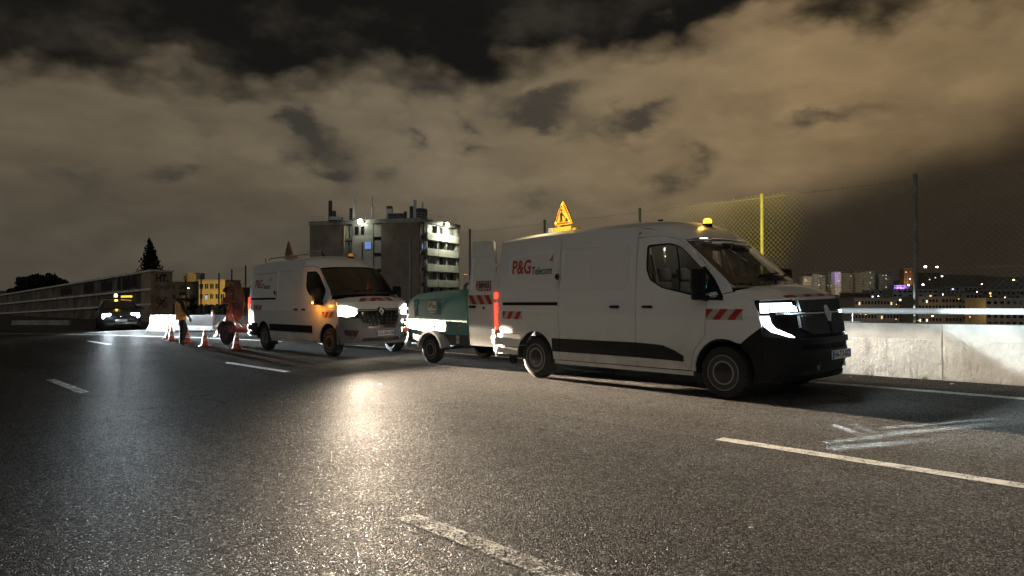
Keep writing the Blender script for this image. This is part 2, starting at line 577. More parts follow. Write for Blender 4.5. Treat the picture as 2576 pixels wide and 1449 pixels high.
# ================================================================== SETTING
def asphalt(name, base=(.063, .0595, .0545)):
    m = bpy.data.materials.new(name); m.use_nodes = True
    t = m.node_tree; p = t.nodes['Principled BSDF']; b = NB(t)
    tc = t.nodes.new('ShaderNodeTexCoord').outputs['Object']
    flat = b.v('MULTIPLY', tc, (1, 1, 0))
    vo = b.n('ShaderNodeTexVoronoi'); vo.inputs['Scale'].default_value = 95
    b.put(vo.inputs['Vector'], b.v('ADD', flat, b.scale(b.noise(flat, 35, 2, color=True), .018)))
    stone = b.m('SUBTRACT', 1.0, b.m('MULTIPLY', vo.outputs['Distance'], 1.15))
    sx, sy, sz = b.sep(vo.outputs['Color'])
    vo2 = b.n('ShaderNodeTexVoronoi'); vo2.inputs['Scale'].default_value = 24
    b.put(vo2.inputs['Vector'], b.v('ADD', flat, b.scale(b.noise(flat, 18, 2, color=True), .05)))
    cx, cy2, cz = b.sep(vo2.outputs['Color'])
    big = b.noise(flat, .35, 4, .6)
    mid = b.noise(flat, 3.0, 5, .65)
    # lanes polished by traffic, as bands along the road
    nn = b.v('DOT_PRODUCT', flat, tuple(N))
    track = b.m('SINE', b.m('MULTIPLY', nn, 2 * math.pi / 1.75))
    tr = b.m('ADD', b.m('MULTIPLY', track, .06), b.m('MULTIPLY', b.m('SUBTRACT', big, .5), .6))
    k = b.m('ADD', .50, b.m('MULTIPLY', b.m('POWER', sx, 2.0), 1.4))
    wn = b.n('ShaderNodeTexWhiteNoise', noise_dimensions='1D')
    b.put(wn.inputs['W'], b.m('FLOOR', b.m('DIVIDE', b.m('ADD', nn, .95), 3.5)))
    k = b.m('MULTIPLY', k, b.m('ADD', .86, b.m('MULTIPLY', wn.outputs['Value'], .28)))
    st_ = b.noise(b.v('MULTIPLY', flat, (1, 1, 0)), .9, 6, .7)
    k = b.m('MULTIPLY', k, b.m('SUBTRACT', 1.0, b.m('MULTIPLY', b.smooth(st_, .60, .72), .35)))
    k = b.m('MULTIPLY', k, b.m('ADD', .88, b.m('MULTIPLY', cx, .26)))
    k = b.m('MULTIPLY', k, b.m('ADD', 1.0, tr))
    k = b.m('MULTIPLY', k, b.m('ADD', .7, b.m('MULTIPLY', mid, .6)))
    pale = b.m('GREATER_THAN', sy, .972)
    col = b.scale(tuple(base), k) if False else b.mix(1.0, tuple(base), b.xyz(k, k, k), 'MULTIPLY')
    col = b.mix(b.m('MULTIPLY', pale, .8), col, (.17, .165, .15))
    # fine old cracks sealed dark
    cr = b.n('ShaderNodeTexVoronoi', feature='DISTANCE_TO_EDGE'); cr.inputs['Scale'].default_value = .22
    b.put(cr.inputs['Vector'], b.v('ADD', flat, b.scale(b.noise(flat, 1.1, 4, color=True), 1.1)))
    ck = b.m('MULTIPLY', b.smooth(cr.outputs['Distance'], .004, .0015), b.smooth(b.noise(flat, .25, 2), .52, .6))
    col = b.mix(b.m('MULTIPLY', ck, .8), col, (.008, .008, .008))
    rg = b.m('ADD', .55, b.m('MULTIPLY', b.m('SUBTRACT', .5, big), .2))
    rgh = b.m('ADD', rg, -.03)
    hgt = b.m('ADD', b.m('MULTIPLY', stone, .9), b.m('MULTIPLY', sx, .75))
    hgt = b.m('ADD', hgt, b.m('MULTIPLY', cx, .22))
    hgt = b.m('ADD', hgt, b.m('MULTIPLY', b.noise(flat, 9, 3), .8))
    bp = b.n('ShaderNodeBump'); bp.inputs['Strength'].default_value = .8; bp.inputs['Distance'].default_value = .010
    b.put(bp.inputs['Height'], hgt)
    # matt stones with a thin worn gloss on their faces
    t.nodes.remove(p)
    df = b.n('ShaderNodeBsdfDiffuse'); df.inputs['Roughness'].default_value = .6
    gl = b.n('ShaderNodeBsdfGlossy')
    b.put(df.inputs['Color'], col); b.put(gl.inputs['Roughness'], rgh)
    gl.inputs['Color'].default_value = (.9, .9, .9, 1)
    for q in (df, gl): t.links.new(bp.outputs[0], q.inputs['Normal'])
    mx = b.n('ShaderNodeMixShader')
    b.put(mx.inputs[0], b.m('ADD', b.m('ADD', .005, b.m('MULTIPLY', b.m('POWER', sz, 2.0), .024)), b.m('MULTIPLY', b.m('GREATER_THAN', sz, .94), .055)))
    t.links.new(df.outputs[0], mx.inputs[1]); t.links.new(gl.outputs[0], mx.inputs[2])
    t.links.new(mx.outputs[0], t.nodes['Material Output'].inputs[0])
    return m
M_road = asphalt('asphalt')
def paint_marking(name, worn):
    m = bpy.data.materials.new(name); m.use_nodes = True
    t = m.node_tree; p = t.nodes['Principled BSDF']; b = NB(t)
    tc = t.nodes.new('ShaderNodeTexCoord').outputs['Object']
    flat = b.v('MULTIPLY', tc, (1, 1, 0))
    vo = b.n('ShaderNodeTexVoronoi'); vo.inputs['Scale'].default_value = 95
    b.put(vo.inputs['Vector'], flat)
    sx, sy, sz = b.sep(vo.outputs['Color'])
    nz = b.noise(flat, 7, 6, .7)
    w = b.smooth(b.m('ADD', b.m('MULTIPLY', nz, .8), b.m('MULTIPLY', sx, .35)), worn - .12, worn + .12)
    # bare where the paint is gone, so the asphalt below shows
    col = b.mix(b.smooth(nz, .3, .7), (.33, .32, .285), (.44, .43, .39))
    b.put(p.inputs['Alpha'], w)
    b.put(p.inputs['Base Color'], col)
    p.inputs['Roughness'].default_value = .8
    p.inputs['Specular IOR Level'].default_value = .04
    bp = b.n('ShaderNodeBump'); bp.inputs['Strength'].default_value = .5; bp.inputs['Distance'].default_value = .004
    b.put(bp.inputs['Height'], b.m('ADD', b.m('SUBTRACT', 1, vo.outputs['Distance']), sx))
    t.links.new(bp.outputs[0], p.inputs['Normal'])
    return m
M_mark = paint_marking('marking_paint', .42)
M_mark_worn = paint_marking('marking_paint_worn', .60)
M_conc = mat('concrete', (.33, .32, .29), .85, var=.25, vscale=2.0, bump=.5, bscale=30, dirt=((.10, .095, .085), 1.3, .55, .6))
M_conc_dark = mat('concrete_stained', (.185, .152, .122), .9, var=.45, vscale=.8, bump=.5, bscale=14, dirt=((.04, .035, .03), .5, .48, .7))
M_conc_pale = mat('concrete_coping', (.68, .65, .58), .8, var=.2, vscale=1.0)
M_soil = mat('ground_soil', (.055, .05, .04), .95, var=.4, vscale=.05)
M_galv = mat('galvanised_steel', (.42, .43, .43), .45, metal=.7, var=.2, vscale=8)
M_galv_dull = mat('galvanised_wire', (.30, .31, .30), .5, metal=.5)
M_rail = mat('rail_paint', (.62, .63, .62), .42, var=.12, vscale=5)
M_black = mat('black_plastic', (.010, .010, .011), .6, var=.2, vscale=9, spec=.2)
M_white_plain = mat('white_plain', (.72, .72, .70), .5)

def smst(a, b_, x):
    t = max(0.0, min(1.0, (x - a) / (b_ - a)))
    return t * t * (3 - 2 * t)
def ground_h(x, y):
    u = U.x * x + U.y * y; n = N.x * x + N.y * y
    r = math.hypot(x, y)
    n0 = 13.9 + 70 * smst(-30, -60, u)
    k = 1 - smst(90, 260, r)
    z = gz(x, y) * k - .3 * k
    z -= 14.0 * max(smst(n0, n0 + 26, n), smst(110, 320, r))
    az = math.atan2(x, y)
    if r > 600 and abs(az) < 1.6:
        hh = 34 + 40 * smst(.28, .62, az) - 10 * smst(0, -.5, az)
        z += hh * smst(700, 2700, r) * (1 + .10 * math.sin(az * 37) + .06 * math.sin(az * 91 + 1))
    return z
def build_ground():
    mb = MB()
    rs = [0.5, 2, 4, 6, 8, 10, 12, 14, 16, 18, 20, 23, 26, 30, 35, 41, 48, 56, 66, 78, 92, 110, 135, 165, 200, 250, 320, 420, 550, 720, 950, 1250, 1650, 2100, 2700, 3500, 5000, 8000]
    na = 240
    vs_ = []
    for r in rs:
        for k in range(na):
            a = 2 * math.pi * k / na
            x, y = r * math.sin(a), r * math.cos(a)
            vs_.append((x, y, ground_h(x, y)))
    fs = [(i * na + k, i * na + (k + 1) % na, (i + 1) * na + (k + 1) % na, (i + 1) * na + k) for i in range(len(rs) - 1) for k in range(na)]
    fs.append(tuple(range(na)))
    structure(mb.add(vs_, fs).build('ground', M_soil))
    # carriageway: one tilted sheet, wider where the slip road leaves
    pts = [UN(60, -45), UN(60, 11.96), UN(-28.5, 11.96), UN(-34, 40), UN(-150, 60), UN(-150, -45)]
    structure(MB().add(pts, [tuple(range(6))]).build('road', M_road, smooth=0))
build_ground()

def strip(name, path, w, m, h=.004):
    """painted line along a list of points on the road"""
    vs_ = []; fs = []
    for i, p in enumerate(path):
        d = path[min(i + 1, len(path) - 1)] - path[max(i - 1, 0)]
        d.z = 0; d.normalize()
        s_ = Vector((-d.y, d.x, 0)) * (w / 2)
        for q in (p - s_, p + s_): vs_.append((q.x, q.y, gz(q.x, q.y) + h))
    fs = [(2 * i, 2 * i + 1, 2 * i + 3, 2 * i + 2) for i in range(len(path) - 1)]
    return structure(MB().add(vs_, fs).build(name, m, smooth=0))
edge_pts = [UN(u, 10.64) for u in (40, 6, 0, -6, -12, -17)] + [UN(-21, 10.3), UN(-25, 9.65), G(421, 847), UN(-32, 8.0), G(173, 841), G(60, 839.5), G(-120, 838)]
strip('edge_line', edge_pts, .19, M_mark)
for n_, w_, mk, us in ((6.10, .15, M_mark, [(-.70, -3.70), (-13.0, -16.0), (-26.0, -29.0), (9.3, 6.3)]), (2.65, .15, M_mark_worn, [(-.3, -3.9), (-12.8, -15.5), (-25.8, -28.8)])):
    for a_, c_ in us:
        strip('lane_dash', [UN(a_ + (c_ - a_) * k / 6, n_) for k in range(7)], w_, mk)
# a second, far line of the slip road
strip('slip_road_line', [G(430, 829), G(377, 831), G(250, 835.5), G(139, 839), G(0, 842)], .16, M_mark_worn)

# ---- parapet wall along the verge
def roughcast():
    m = bpy.data.materials.new('roughcast_concrete'); m.use_nodes = True
    t = m.node_tree; p = t.nodes['Principled BSDF']; b = NB(t)
    tc = t.nodes.new('ShaderNodeTexCoord').outputs['Object']
    st = b.v('MULTIPLY', tc, (1, 1, .55))
    n1 = b.noise(st, 20, 6, .6, .4); n2 = b.noise(tc, 1.6, 6, .65)
    col = b.mix(b.smooth(n2, .3, .7), (.25, .24, .215), (.40, .385, .35))
    col = b.mix(b.m('MULTIPLY', b.smooth(b.noise(b.v('MULTIPLY', tc, (3, 3, .35)), 2.2, 5), .55, .75), .5), col, (.11, .105, .095))
    b.put(p.inputs['Base Color'], col); p.inputs['Roughness'].default_value = .9
    bp = b.n('ShaderNodeBump'); bp.inputs['Strength'].default_value = 1.0; bp.inputs['Distance'].default_value = .026
    b.put(bp.inputs['Height'], n1); t.links.new(bp.outputs[0], p.inputs['Normal'])
    return m
M_rough = roughcast()
pw = thing('parapet_wall', 'low roughcast concrete wall along the verge behind the nearest white van', 'wall')
def wall_block(u0, u1, n0, n1, z0, z1, name, m, parent, gap=.003):
    vs_ = [UN(u, n, z) for u in (u0 - gap, u1 + gap) for n in (n0, n1) for z in (z0, z1)]
    return MB().add(vs_, [(0, 1, 3, 2), (4, 6, 7, 5), (0, 4, 5, 1), (2, 3, 7, 6), (0, 2, 6, 4), (1, 5, 7, 3)]).build(name, m, parent, smooth=0)
uu = 9.0; k = 0
while uu > -23:
    ln = (3.2, 3.0, 3.1)[k % 3]
    wall_block(uu, uu - ln, 11.97, 12.22, -.3, .60, 'wall_panel', M_rough, pw)
    wall_block(uu, uu - ln, 11.955, 12.24, .602, .84, 'wall_cap', M_conc, pw)
    uu -= ln; k += 1
# pipe rail on short posts
gr = thing('guard_rail', 'pale steel pipe rail on thin posts above the roughcast wall', 'railing')
rz = 1.03
MB().tube([UN(u, 12.1, rz) for u in (12, 8, 4, 0, -4, -8, -12, -16, -20)], .047, 12).build('rail', M_rail, gr)
u = 3.6
while u > -20:
    MB().tube([UN(u, 12.1, .85), UN(u, 12.1, rz - .03)], .014, 8).build('post', M_galv, gr)
    MB().box(UN(u, 12.1, .85), (.26, .12, .012), Matrix.Rotation(TH, 3, 'Z')).build('base_plate', M_galv, gr)
    u -= 2.55 + (.4 if u > 0 else 0)

# ---- chain-link fence
def chain_link(f, p0, p1, z0, z1, pitch, rad, top0=None):
    """diagonal wires over the vertical rectangle p0..p1 x z0..z1, barbed ends above"""
    mb = MB()
    d = (p1 - p0); d.z = 0; L = d.length; d.normalize()
    H_ = z1 - z0
    nrm = Vector((-d.y, d.x, 0))
    n_ = int((L + H_) / pitch) + 1
    for sgn in (1, -1):
        for i in range(n_):
            s0 = i * pitch - H_ if sgn > 0 else i * pitch
            a, c = (s0, 0.0), (s0 + sgn * H_, H_)
            # clip to 0..L
            def clip(q, w):
                (sa, za), (sb, zb) = q, w
                if sa < 0: za += (0 - sa) / (sb - sa) * (zb - za); sa = 0
                if sa > L: za += (L - sa) / (sb - sa) * (zb - za); sa = L
                return (sa, za)
            if max(a[0], c[0]) <= 0 or min(a[0], c[0]) >= L: continue
            a, c = clip(a, c), clip(c, a)
            if c[1] >= H_ - 1e-6: c = (c[0] + sgn * .03, c[1] + .03)
            off = nrm * (.004 * sgn)
            A = p0 + d * a[0] + off; A.z = z0 + a[1] + gz(A.x, A.y)
            B = p0 + d * c[0] + off; B.z = z0 + c[1] + gz(B.x, B.y)
            t = (B - A).normalized(); s1 = t.cross(nrm) * rad; s2 = nrm * rad
            vs_ = [q + w for q in (A, B) for w in (s1, -s1 * .5 + s2 * .87, -s1 * .5 - s2 * .87)]
            mb.add(vs_, [(0, 1, 4, 3), (1, 2, 5, 4), (2, 0, 3, 5)])
    o = stuff(mb.build('wire_mesh', M_galv_dull, f, smooth=0, fix=False))
    for z in (z0 + .06, (z0 + z1) / 2, z1 - .03):
        A, B = p0.copy(), p1.copy(); A.z = z + gz(A.x, A.y); B.z = z + gz(B.x, B.y)
        MB().tube([A, B], .003, 4).build('tension_wire', M_galv_dull, f, smooth=0)
fe = thing('chain_link_fence', 'tall chain-link fence on thin posts standing behind the roughcast wall', 'fence')
FT = 3.27
M_post = mat('post_green_grey', (.17, .19, .16), .6, var=.3, vscale=4)
for u in (4.5, 1.6, -1.4, -4.26, -7.04, -10.03, -13.1, -16.18, -19.2, -22.2, -25.2, -28.2):
    a = UN(u, 13.2, -.2); c = UN(u, 13.2, FT)
    MB().tube([a, c], .032, 10).build('post', M_post, fe)
    MB().lathe([(.038, 0), (.038, .03), (.02, .05), (0, .055)], 10, c=c).build('post_cap', M_post, fe)
chain_link(fe, UN(4.5, 13.24), UN(-28.2, 13.24), .15, FT - .02, .095, .0013)

# ---- debris at the foot of the wall
mb = MB()
for i in range(420):
    u = rnd.uniform(-9, 4); n = 11.93 - abs(rnd.gauss(0, .16)); s_ = rnd.uniform(.004, .016)
    p = UN(u, n, s_ * .5 + .003)
    mb.add([p + Vector((rnd.uniform(-1, 1), rnd.uniform(-1, 1), rnd.uniform(-.5, .8))) * s_ for _ in range(4)], [(0, 1, 2), (0, 2, 3), (0, 3, 1), (1, 3, 2)])
g_ = stuff(mb.build('gravel', mat('gravel', (.3, .28, .25), .9, var=.4, vscale=90), smooth=0)); g_['label'] = 'loose gravel at the foot of the wall'
M_leaf = mat('leaf', (.045, .075, .028), .6, var=.35, vscale=30)
M_leaf_dark = mat('leaf_dark', (.018, .026, .014), .7, var=.4, vscale=3)
M_bark = mat('bark', (.07, .05, .035), .9, var=.3, vscale=12)
M_litter = mat('paper_litter', (.6, .56, .48), .8, var=.15, vscale=20)
for (px, py, lb) in ((2190, 951, 'dry weed tuft at the wall foot nearest the van'), (2325, 957, 'dry weed tuft further right at the wall foot')):
    q = G(px, py); q.z = gz(q.x, q.y)
    w = thing('weed', lb, 'plant', q)
    mb = MB()
    for i in range(26):
        a = rnd.uniform(0, 6.28); L = rnd.uniform(.03, .12); r = rnd.uniform(0, .06)
        b0 = Vector((math.cos(a) * r, math.sin(a) * r, 0)); tip = b0 + Vector((math.cos(a) * L * .5, math.sin(a) * L * .5, L))
        s_ = Vector((-math.sin(a), math.cos(a), 0)) * .004
        mb.add([b0 - s_, b0 + s_, tip], [(0, 1, 2)])
    mb.build('blades', M_leaf, w, smooth=0, fix=False)
for i, (px, py, lb) in enumerate(((2082, 946, 'pale scrap of litter by the wall just ahead of the van'), (2140, 949, 'small pale litter scrap at the foot of the wall'), (2395, 967, 'pale litter scrap lying further along the wall foot'),
        (890, 1335, 'small pale leaf lying on the open asphalt'), (955, 968, 'flattened pale scrap on the asphalt before the trailer'), (1890, 1330, 'pale scrap lying on the asphalt in front of the dashed line'))):
    q = G(px, py)
    mb = MB(); s_ = (.055, .035, .05, .022, .045, .02)[i]
    rr = Matrix.Rotation(rnd.uniform(0, 6), 3, 'Z')
    mb.grid(3, 2, lambda a, c: q + rr @ Vector(((a - .5) * s_ * 1.6, (c - .5) * s_, .008 + .35 * s_ * (a * (1 - a) + .3 * math.sin(5 * a + 3 * c)))))
    tag(mb.build('litter_scrap', M_litter, smooth=60), lb, 'litter')

# ---- concrete safety barrier on the bend
bar = thing('safety_barrier', 'moulded concrete safety barrier on the bend, brightly lit behind the worker', 'barrier')
bp_ = [G(383, 832.5), G(460, 834), G(540, 834.6), G(640, 835), UN(-24.5, 12.3), UN(-22.6, 12.15)]
prof = [(-.30, 0), (-.30, .07), (-.16, .27), (-.10, .72), (.10, .72), (.16, .27), (.30, .07), (.30, 0)]
def along(path, s):
    for i in range(len(path) - 1):
        d = path[i + 1] - path[i]; d.z = 0
        if s <= d.length or i == len(path) - 2: return path[i] + d.normalized() * s
        s -= d.length
tot = sum(((bp_[i + 1] - bp_[i]).to_2d()).length for i in range(len(bp_) - 1))
nseg = int(tot / 2.0)
for i in range(nseg):
    s0, s1 = tot * i / nseg + .012, tot * (i + 1) / nseg - .012
    a, c = along(bp_, s0), along(bp_, s1)
    d = (c - a); d.z = 0; d.normalize(); sd = Vector((-d.y, d.x, 0))
    vs_ = []
    for q in (a, c):
        for (x, z) in prof:
            w = q + sd * x; vs_.append((w.x, w.y, gz(q.x, q.y) + z - .01 * (z == 0)))
    m_ = len(prof)
    fs = [tuple(range(m_)), tuple(range(2 * m_ - 1, m_ - 1, -1))] + [(k, (k + 1) % m_, m_ + (k + 1) % m_, m_ + k) for k in range(m_)]
    MB().add(vs_, fs).build('barrier_block', M_conc, bar, smooth=0)

# ---- ramp wall with pale string courses and graffiti
rw = thing('ramp_wall', 'long stained retaining wall with pale ledges and graffiti rising to the right', 'wall')
A = Vector((-60.6, 84.0, 0)); B = Vector((-22.7, 45.0, 0))
dirw = (B - A).normalized(); Lw = (B - A).length
sidew = Vector((-dirw.y, dirw.x, 0))
if sidew.y > 0: sidew = -sidew          # towards the viewer
def rwz(s, zl, zr): return zl + (zr - zl) * s / Lw
def rw_box(s0, s1, zl0, zr0, zl1, zr1, d0, d1, name, m):
    vs_ = []
    for s_ in (s0, s1):
        for d in (d0, d1):
            for (zl, zr) in ((zl0, zr0), (zl1, zr1)):
                q = A + dirw * s_ + sidew * d; vs_.append((q.x, q.y, rwz(s_, zl, zr)))
    return MB().add(vs_, [(0, 1, 3, 2), (4, 6, 7, 5), (0, 4, 5, 1), (2, 3, 7, 6), (0, 2, 6, 4), (1, 5, 7, 3)]).build(name, m, rw, smooth=0)
rows = [(.23 + .06, 1.77 + .06, 1.26 - .05, 2.93 - .05), (-.85 + .06, .82 + .06, .23 - .06, 1.77 - .06), (-3.2, -1.5, -.85 - .06, .82 - .06)]
for (zl0, zr0, zl1, zr1) in rows:
    s_ = -26.0
    while s_ < Lw - .1:
        e_ = min(s_ + 3.2, Lw)
        rw_box(s_ + .02, e_ - .02, zl0, zr0, zl1, zr1, -.4, 0, 'wall_panel', M_conc_dark)
        s_ = e_
for (zl, zr) in ((1.26, 2.93), (.23, 1.77), (-.85, .82)):
    s_ = -26.0
    while s_ < Lw - .1:
        e_ = min(s_ + rnd.uniform(4.5, 8), Lw)
        rw_box(s_ + .02, e_ - .02, zl - .07, zr - .07, zl + .07, zr + .07, -.45, .12, 'ledge', M_conc_pale)
        s_ = e_
for s_ in (-20, -8, 6, 13.5, 20.5, 27.5, 35, 42, 48):
    rw_box(s_, s_ + .32, -2.4, -.75, 1.2, 2.87, 0, .05, 'pilaster', M_conc_dark)
M_pillar = mat('pillar_concrete', (.34, .26, .19), .9, var=.35, vscale=1.2, bump=.5, bscale=10, dirt=((.12, .09, .07), .9, .5, .5))
s0 = Lw - 1.9
rw_box(s0, Lw + .05, -2, -.6, 1.26 - .05, 2.93 - .05, -1.2, .08, 'end_pillar', M_pillar)
rw_box(s0 - .02, Lw + .12, 1.21 + .001, 2.88 + .001, 1.30, 2.97, -1.26, .14, 'pillar_cap', M_conc_pale)
M_graf = mat('graffiti_paint', (.022, .02, .02), .7, var=.5, vscale=2)
def graf(name, s, zc, txt, size, sx, bold=.03, d=.012):
    def fn(u, v):
        q = A + dirw * (s + u) + sidew * d
        return (q.x, q.y, rwz(s + u, zc[0], zc[1]) + v)
    text_on(name, txt, size, M_graf, rw, fn, sx, bold)
def blot(s, e, zc, h, seed):
    r2 = random.Random(seed); pts = []
    nn_ = 22
    for i in range(nn_):
        t = i / nn_; pts.append((s + (e - s) * t, h / 2 * (.8 + .35 * r2.random()) * (1 if i % 5 else .35)))
    poly = pts + [(q[0], -h / 2 * (.75 + .4 * r2.random())) for q in reversed(pts)]
    def fn(u, v, dd):
        q = A + dirw * u + sidew * dd
        return (q.x, q.y, rwz(u, *zc) + v)
    MB().prism(poly, .002, .008, fn).build('graffiti', M_graf, rw, smooth=0)
upz = (.745, 2.35); loz = (-.31, 1.29)
for s_, e_, zc, h_, sd_ in ((30.5, 34.6, upz, .75, 1), (38.2, 41.2, upz, .85, 3), (43.0, 46.0, upz, .8, 4), (47.0, 51.6, upz, .85, 5)):
    blot(s_, e_, zc, h_, sd_)
# end face of the pillar looks along the road
face_o = A + dirw * (Lw + .052)
def pface(u, v, d=.006):
    q = face_o + dirw * d + sidew * (-.56 - u)
    return (q.x, q.y, v)
for i, (txt, vz, sz, sx, bo) in enumerate((('HT.', 2.45, .62, .8, .03), ('FONO', 1.85, .42, .75, .0))):
    text_on('graffiti_lettering', txt, sz, M_graf, rw, lambda u, v: pface(u, v + vz), sx, bo)
for k_ in range(3):
    pts = [Vector(pface(-.3 + .6 * t, 1.1 - .18 * k_ + .16 * math.sin(9 * t + 2 * k_), .01)) for t in [i / 14 for i in range(15)]]
    MB().tube(pts, .022, 5).build('graffiti_scrawl', M_graf, rw)
# low pale kerb wall at far left
q0, q1 = G(33, 817), G(178, 817.5)
lw = tag(MB().prism([(-.15, -.1), (.15, -.1), (.13, .28), (-.13, .28)], 0, 1, lambda u, v, d: (q0.lerp(q1, d) + Vector((0, u, v)))).build('kerb_wall', M_conc, smooth=0), 'low pale concrete kerb wall at far left beside the dark car', 'wall')
# ================================================================== VANS
def van_paint():
    m = mat('van_white_paint', (.70, .70, .68), .32, coat=.5)
    t = m.node_tree; b = NB(t); p = t.nodes['Principled BSDF']
    tc = t.nodes.new('ShaderNodeTexCoord').outputs['Object']
    x, y, z = b.sep(tc)
    low = b.smooth(z, 1.05, .30)
    n1 = b.noise(tc, 2.1, 7, .65); n2 = b.noise(b.v('MULTIPLY', tc, (7, 7, .8)), 2.0, 5, .6); n3 = b.noise(tc, 45, 3, .6)
    g = b.m('MULTIPLY', low, b.m('ADD', .16, b.m('MULTIPLY', b.smooth(n1, .35, .75), .55)))
    g = b.m('ADD', g, b.m('MULTIPLY', b.smooth(n2, .56, .78), .16))
    g = b.m('ADD', g, b.m('MULTIPLY', b.smooth(n3, .60, .75), b.m('ADD', .04, b.m('MULTIPLY', low, .25))), clamp=True)
    b.put(p.inputs['Base Color'], b.mix(g, (.70, .70, .68), (.20, .175, .14)))
    b.put(p.inputs['Roughness'], b.m('ADD', .28, b.m('MULTIPLY', g, .5)))
    b.put(p.inputs['Coat Weight'], b.m('SUBTRACT', .55, b.m('MULTIPLY', g, .7), clamp=True))
    return m
M_paint = van_paint()
M_blackgloss = mat('black_gloss', (.008, .008, .009), .14, coat=.4)
M_rubber = mat('tyre_rubber', (.013, .013, .013), .82, var=.3, vscale=20)
M_steelrim = mat('wheel_steel', (.022, .022, .024), .5)
M_rimring = mat('wheel_ring', (.26, .26, .25), .4)
M_hub = mat('hub_cap', (.012, .012, .013), .3)
M_seam = mat('panel_gap', (.006, .006, .006), .9)
M_red = mat('marking_red', (.33, .018, .014), .42)
M_refl = mat('marking_white', (.40, .385, .33), .4)
M_cabin = mat('cabin_trim', (.028, .028, .030), .75, var=.2, vscale=8)
M_seat = mat('seat_cloth', (.045, .046, .05), .9, var=.25, vscale=20)
M_cream = mat('cabin_pillar_trim', (.42, .37, .30), .7)
M_bright = mat('bright_trim', (.78, .80, .82), .3)
M_chrome = mat('chrome', (.72, .72, .72), .12, metal=1.0)
M_glass = glass('side_glass', (.42, .45, .44))
M_wind = glass('windscreen_glass', (.62, .66, .64))
M_plate = mat('plate_white', (.88, .88, .86), .5)
M_plblue = mat('plate_blue', (.03, .06, .30), .5)
M_ink = mat('black_ink', (.012, .012, .012), .6)
M_logo_red = mat('logo_red', (.42, .045, .03), .5)
M_logo_grey = mat('logo_green_grey', (.045, .065, .055), .5)
M_under = mat('underbody', (.012, .012, .012), .9)
M_mirror = mat('mirror_glass', (.85, .85, .85), .03, metal=1.0)
M_amberlens = emitter('amber_lens', (1.0, .42, .03), 9.0)
M_amberdim = mat('amber_plastic', (.75, .22, .01), .25, emit=(1, .35, .02), estr=.35)
M_redlens = emitter('tail_lens', (1.0, .05, .025), 3.2)
M_redhot = emitter('tail_lens_hot', (1.0, .28, .12), 7.0)
M_cool = emitter('lamp_cool', (.86, .97, 1.0), 7.0)
M_warm = emitter('lamp_warm', (1.0, .93, .74), 14.0)
M_lensclear = glass('lamp_cover', (.9, .92, .95), .02)
M_sign_yel = mat('sign_yellow', (.86, .58, .07), .5)
M_sign_red = mat('sign_red', (.70, .035, .015), .5)
M_signdull_w = mat('sign_dull', (.42, .28, .14), .6)
M_signdull_r = mat('sign_dull_red', (.28, .06, .03), .6)

def lerp_tab(tab, x):
    if x <= tab[0][0]: return tab[0][1]
    for (a, va), (c, vc) in zip(tab, tab[1:]):
        if x <= c:
            t = (x - a) / (c - a); return va + (vc - va) * t
    return tab[-1][1]

class Van:
    """a panel van; x forward from the rear axle, y to its left, z up"""
    def __init__(s, new):
        s.new = new
        s.wb = 3.585 if new else 3.682
        s.tum = [(.25, .985), (.45, 1.0), (.9, 1.008), (1.06, 1.010), (1.085, 1.016), (1.12, 1.006), (1.35, .995), (1.7, .972), (2.1, .925), (2.3, .892), (2.40, .870)]
        s.plan = [(-1.08, .80), (-1.06, .90), (-1.02, .945), (-.95, .972), (-.85, .988), (-.6, 1.0), (3.3, 1.0), (3.7, .992), (3.95, .975), (4.1, .952), (4.25, .91)]
    def hw(s, x, z):
        up = 1 - .125 * smst(2.3, 3.0, x) * smst(1.22, 1.62, z)
        return 1.0 * lerp_tab(s.tum, z) * lerp_tab(s.plan, x) * up
    def nose(s, y, z):
        tabn = [(.26, 4.47), (.4, 4.55), (.62, 4.60), (.80, 4.585), (.90, 4.54), (1.1, 4.50), (1.3, 4.43)] if s.new else \
               [(.26, 4.38), (.40, 4.50), (.62, 4.52), (.80, 4.50), (1.0, 4.47), (1.15, 4.44), (1.3, 4.36)]
        xn = lerp_tab(tabn, z); xc = 4.09
        return xn - (xn - xc) * min(1.08, abs(y) / .955) ** (3.2 if s.new else 2.9)
    def xrear(s, z): return -1.06 + .15 * smst(1.3, 2.4, z)
    def roof_z(s, x, t):
        """t: 0 centre .. 1 at the gutter"""
        zc = lerp_tab([(-1.0, 2.38), (-.9, 2.43), (-.6, 2.465), (0, 2.485), (1.6, 2.49), (2.2, 2.475), (2.5, 2.445), (2.62, 2.41), (2.74, 2.365), (2.84, 2.29), (2.93, 2.165)], x)
        ze = s.gutter(x)
        return ze + (zc - ze) * (1 - abs(t) ** 3.4)
    def gutter(s, x): return lerp_tab([(-1.0, 2.28), (-.9, 2.33), (0, 2.37), (1.8, 2.37), (2.3, 2.34), (2.6, 2.27), (2.93, 2.13)], x)

def stripes_poly(u0, u1, v0, v1, n, lean, first_red=True):
    """slanted red/white fields clipped to a rectangle"""
    out = []; w = (u1 - u0 + abs(lean)) / n
    def clip(poly, f):
        res = []
        for i in range(len(poly)):
            a, c = poly[i - 1], poly[i]; fa, fc_ = f(a), f(c)
            if (fa >= 0) != (fc_ >= 0):
                t = fa / (fa - fc_); res.append((a[0] + (c[0] - a[0]) * t, a[1] + (c[1] - a[1]) * t))
            if fc_ >= 0: res.append(c)
        return res
    st = u0 - max(0, lean)
    for i in range(n):
        a, c = st + i * w, st + (i + 1) * w
        p = [(a, v0), (c, v0), (c + lean, v1), (a + lean, v1)]
        p = clip(p, lambda q: q[0] - u0); p = clip(p, lambda q: u1 - q[0]) if p else p
        if len(p) > 2: out.append((p, (i % 2 == 0) == first_red))
    return out

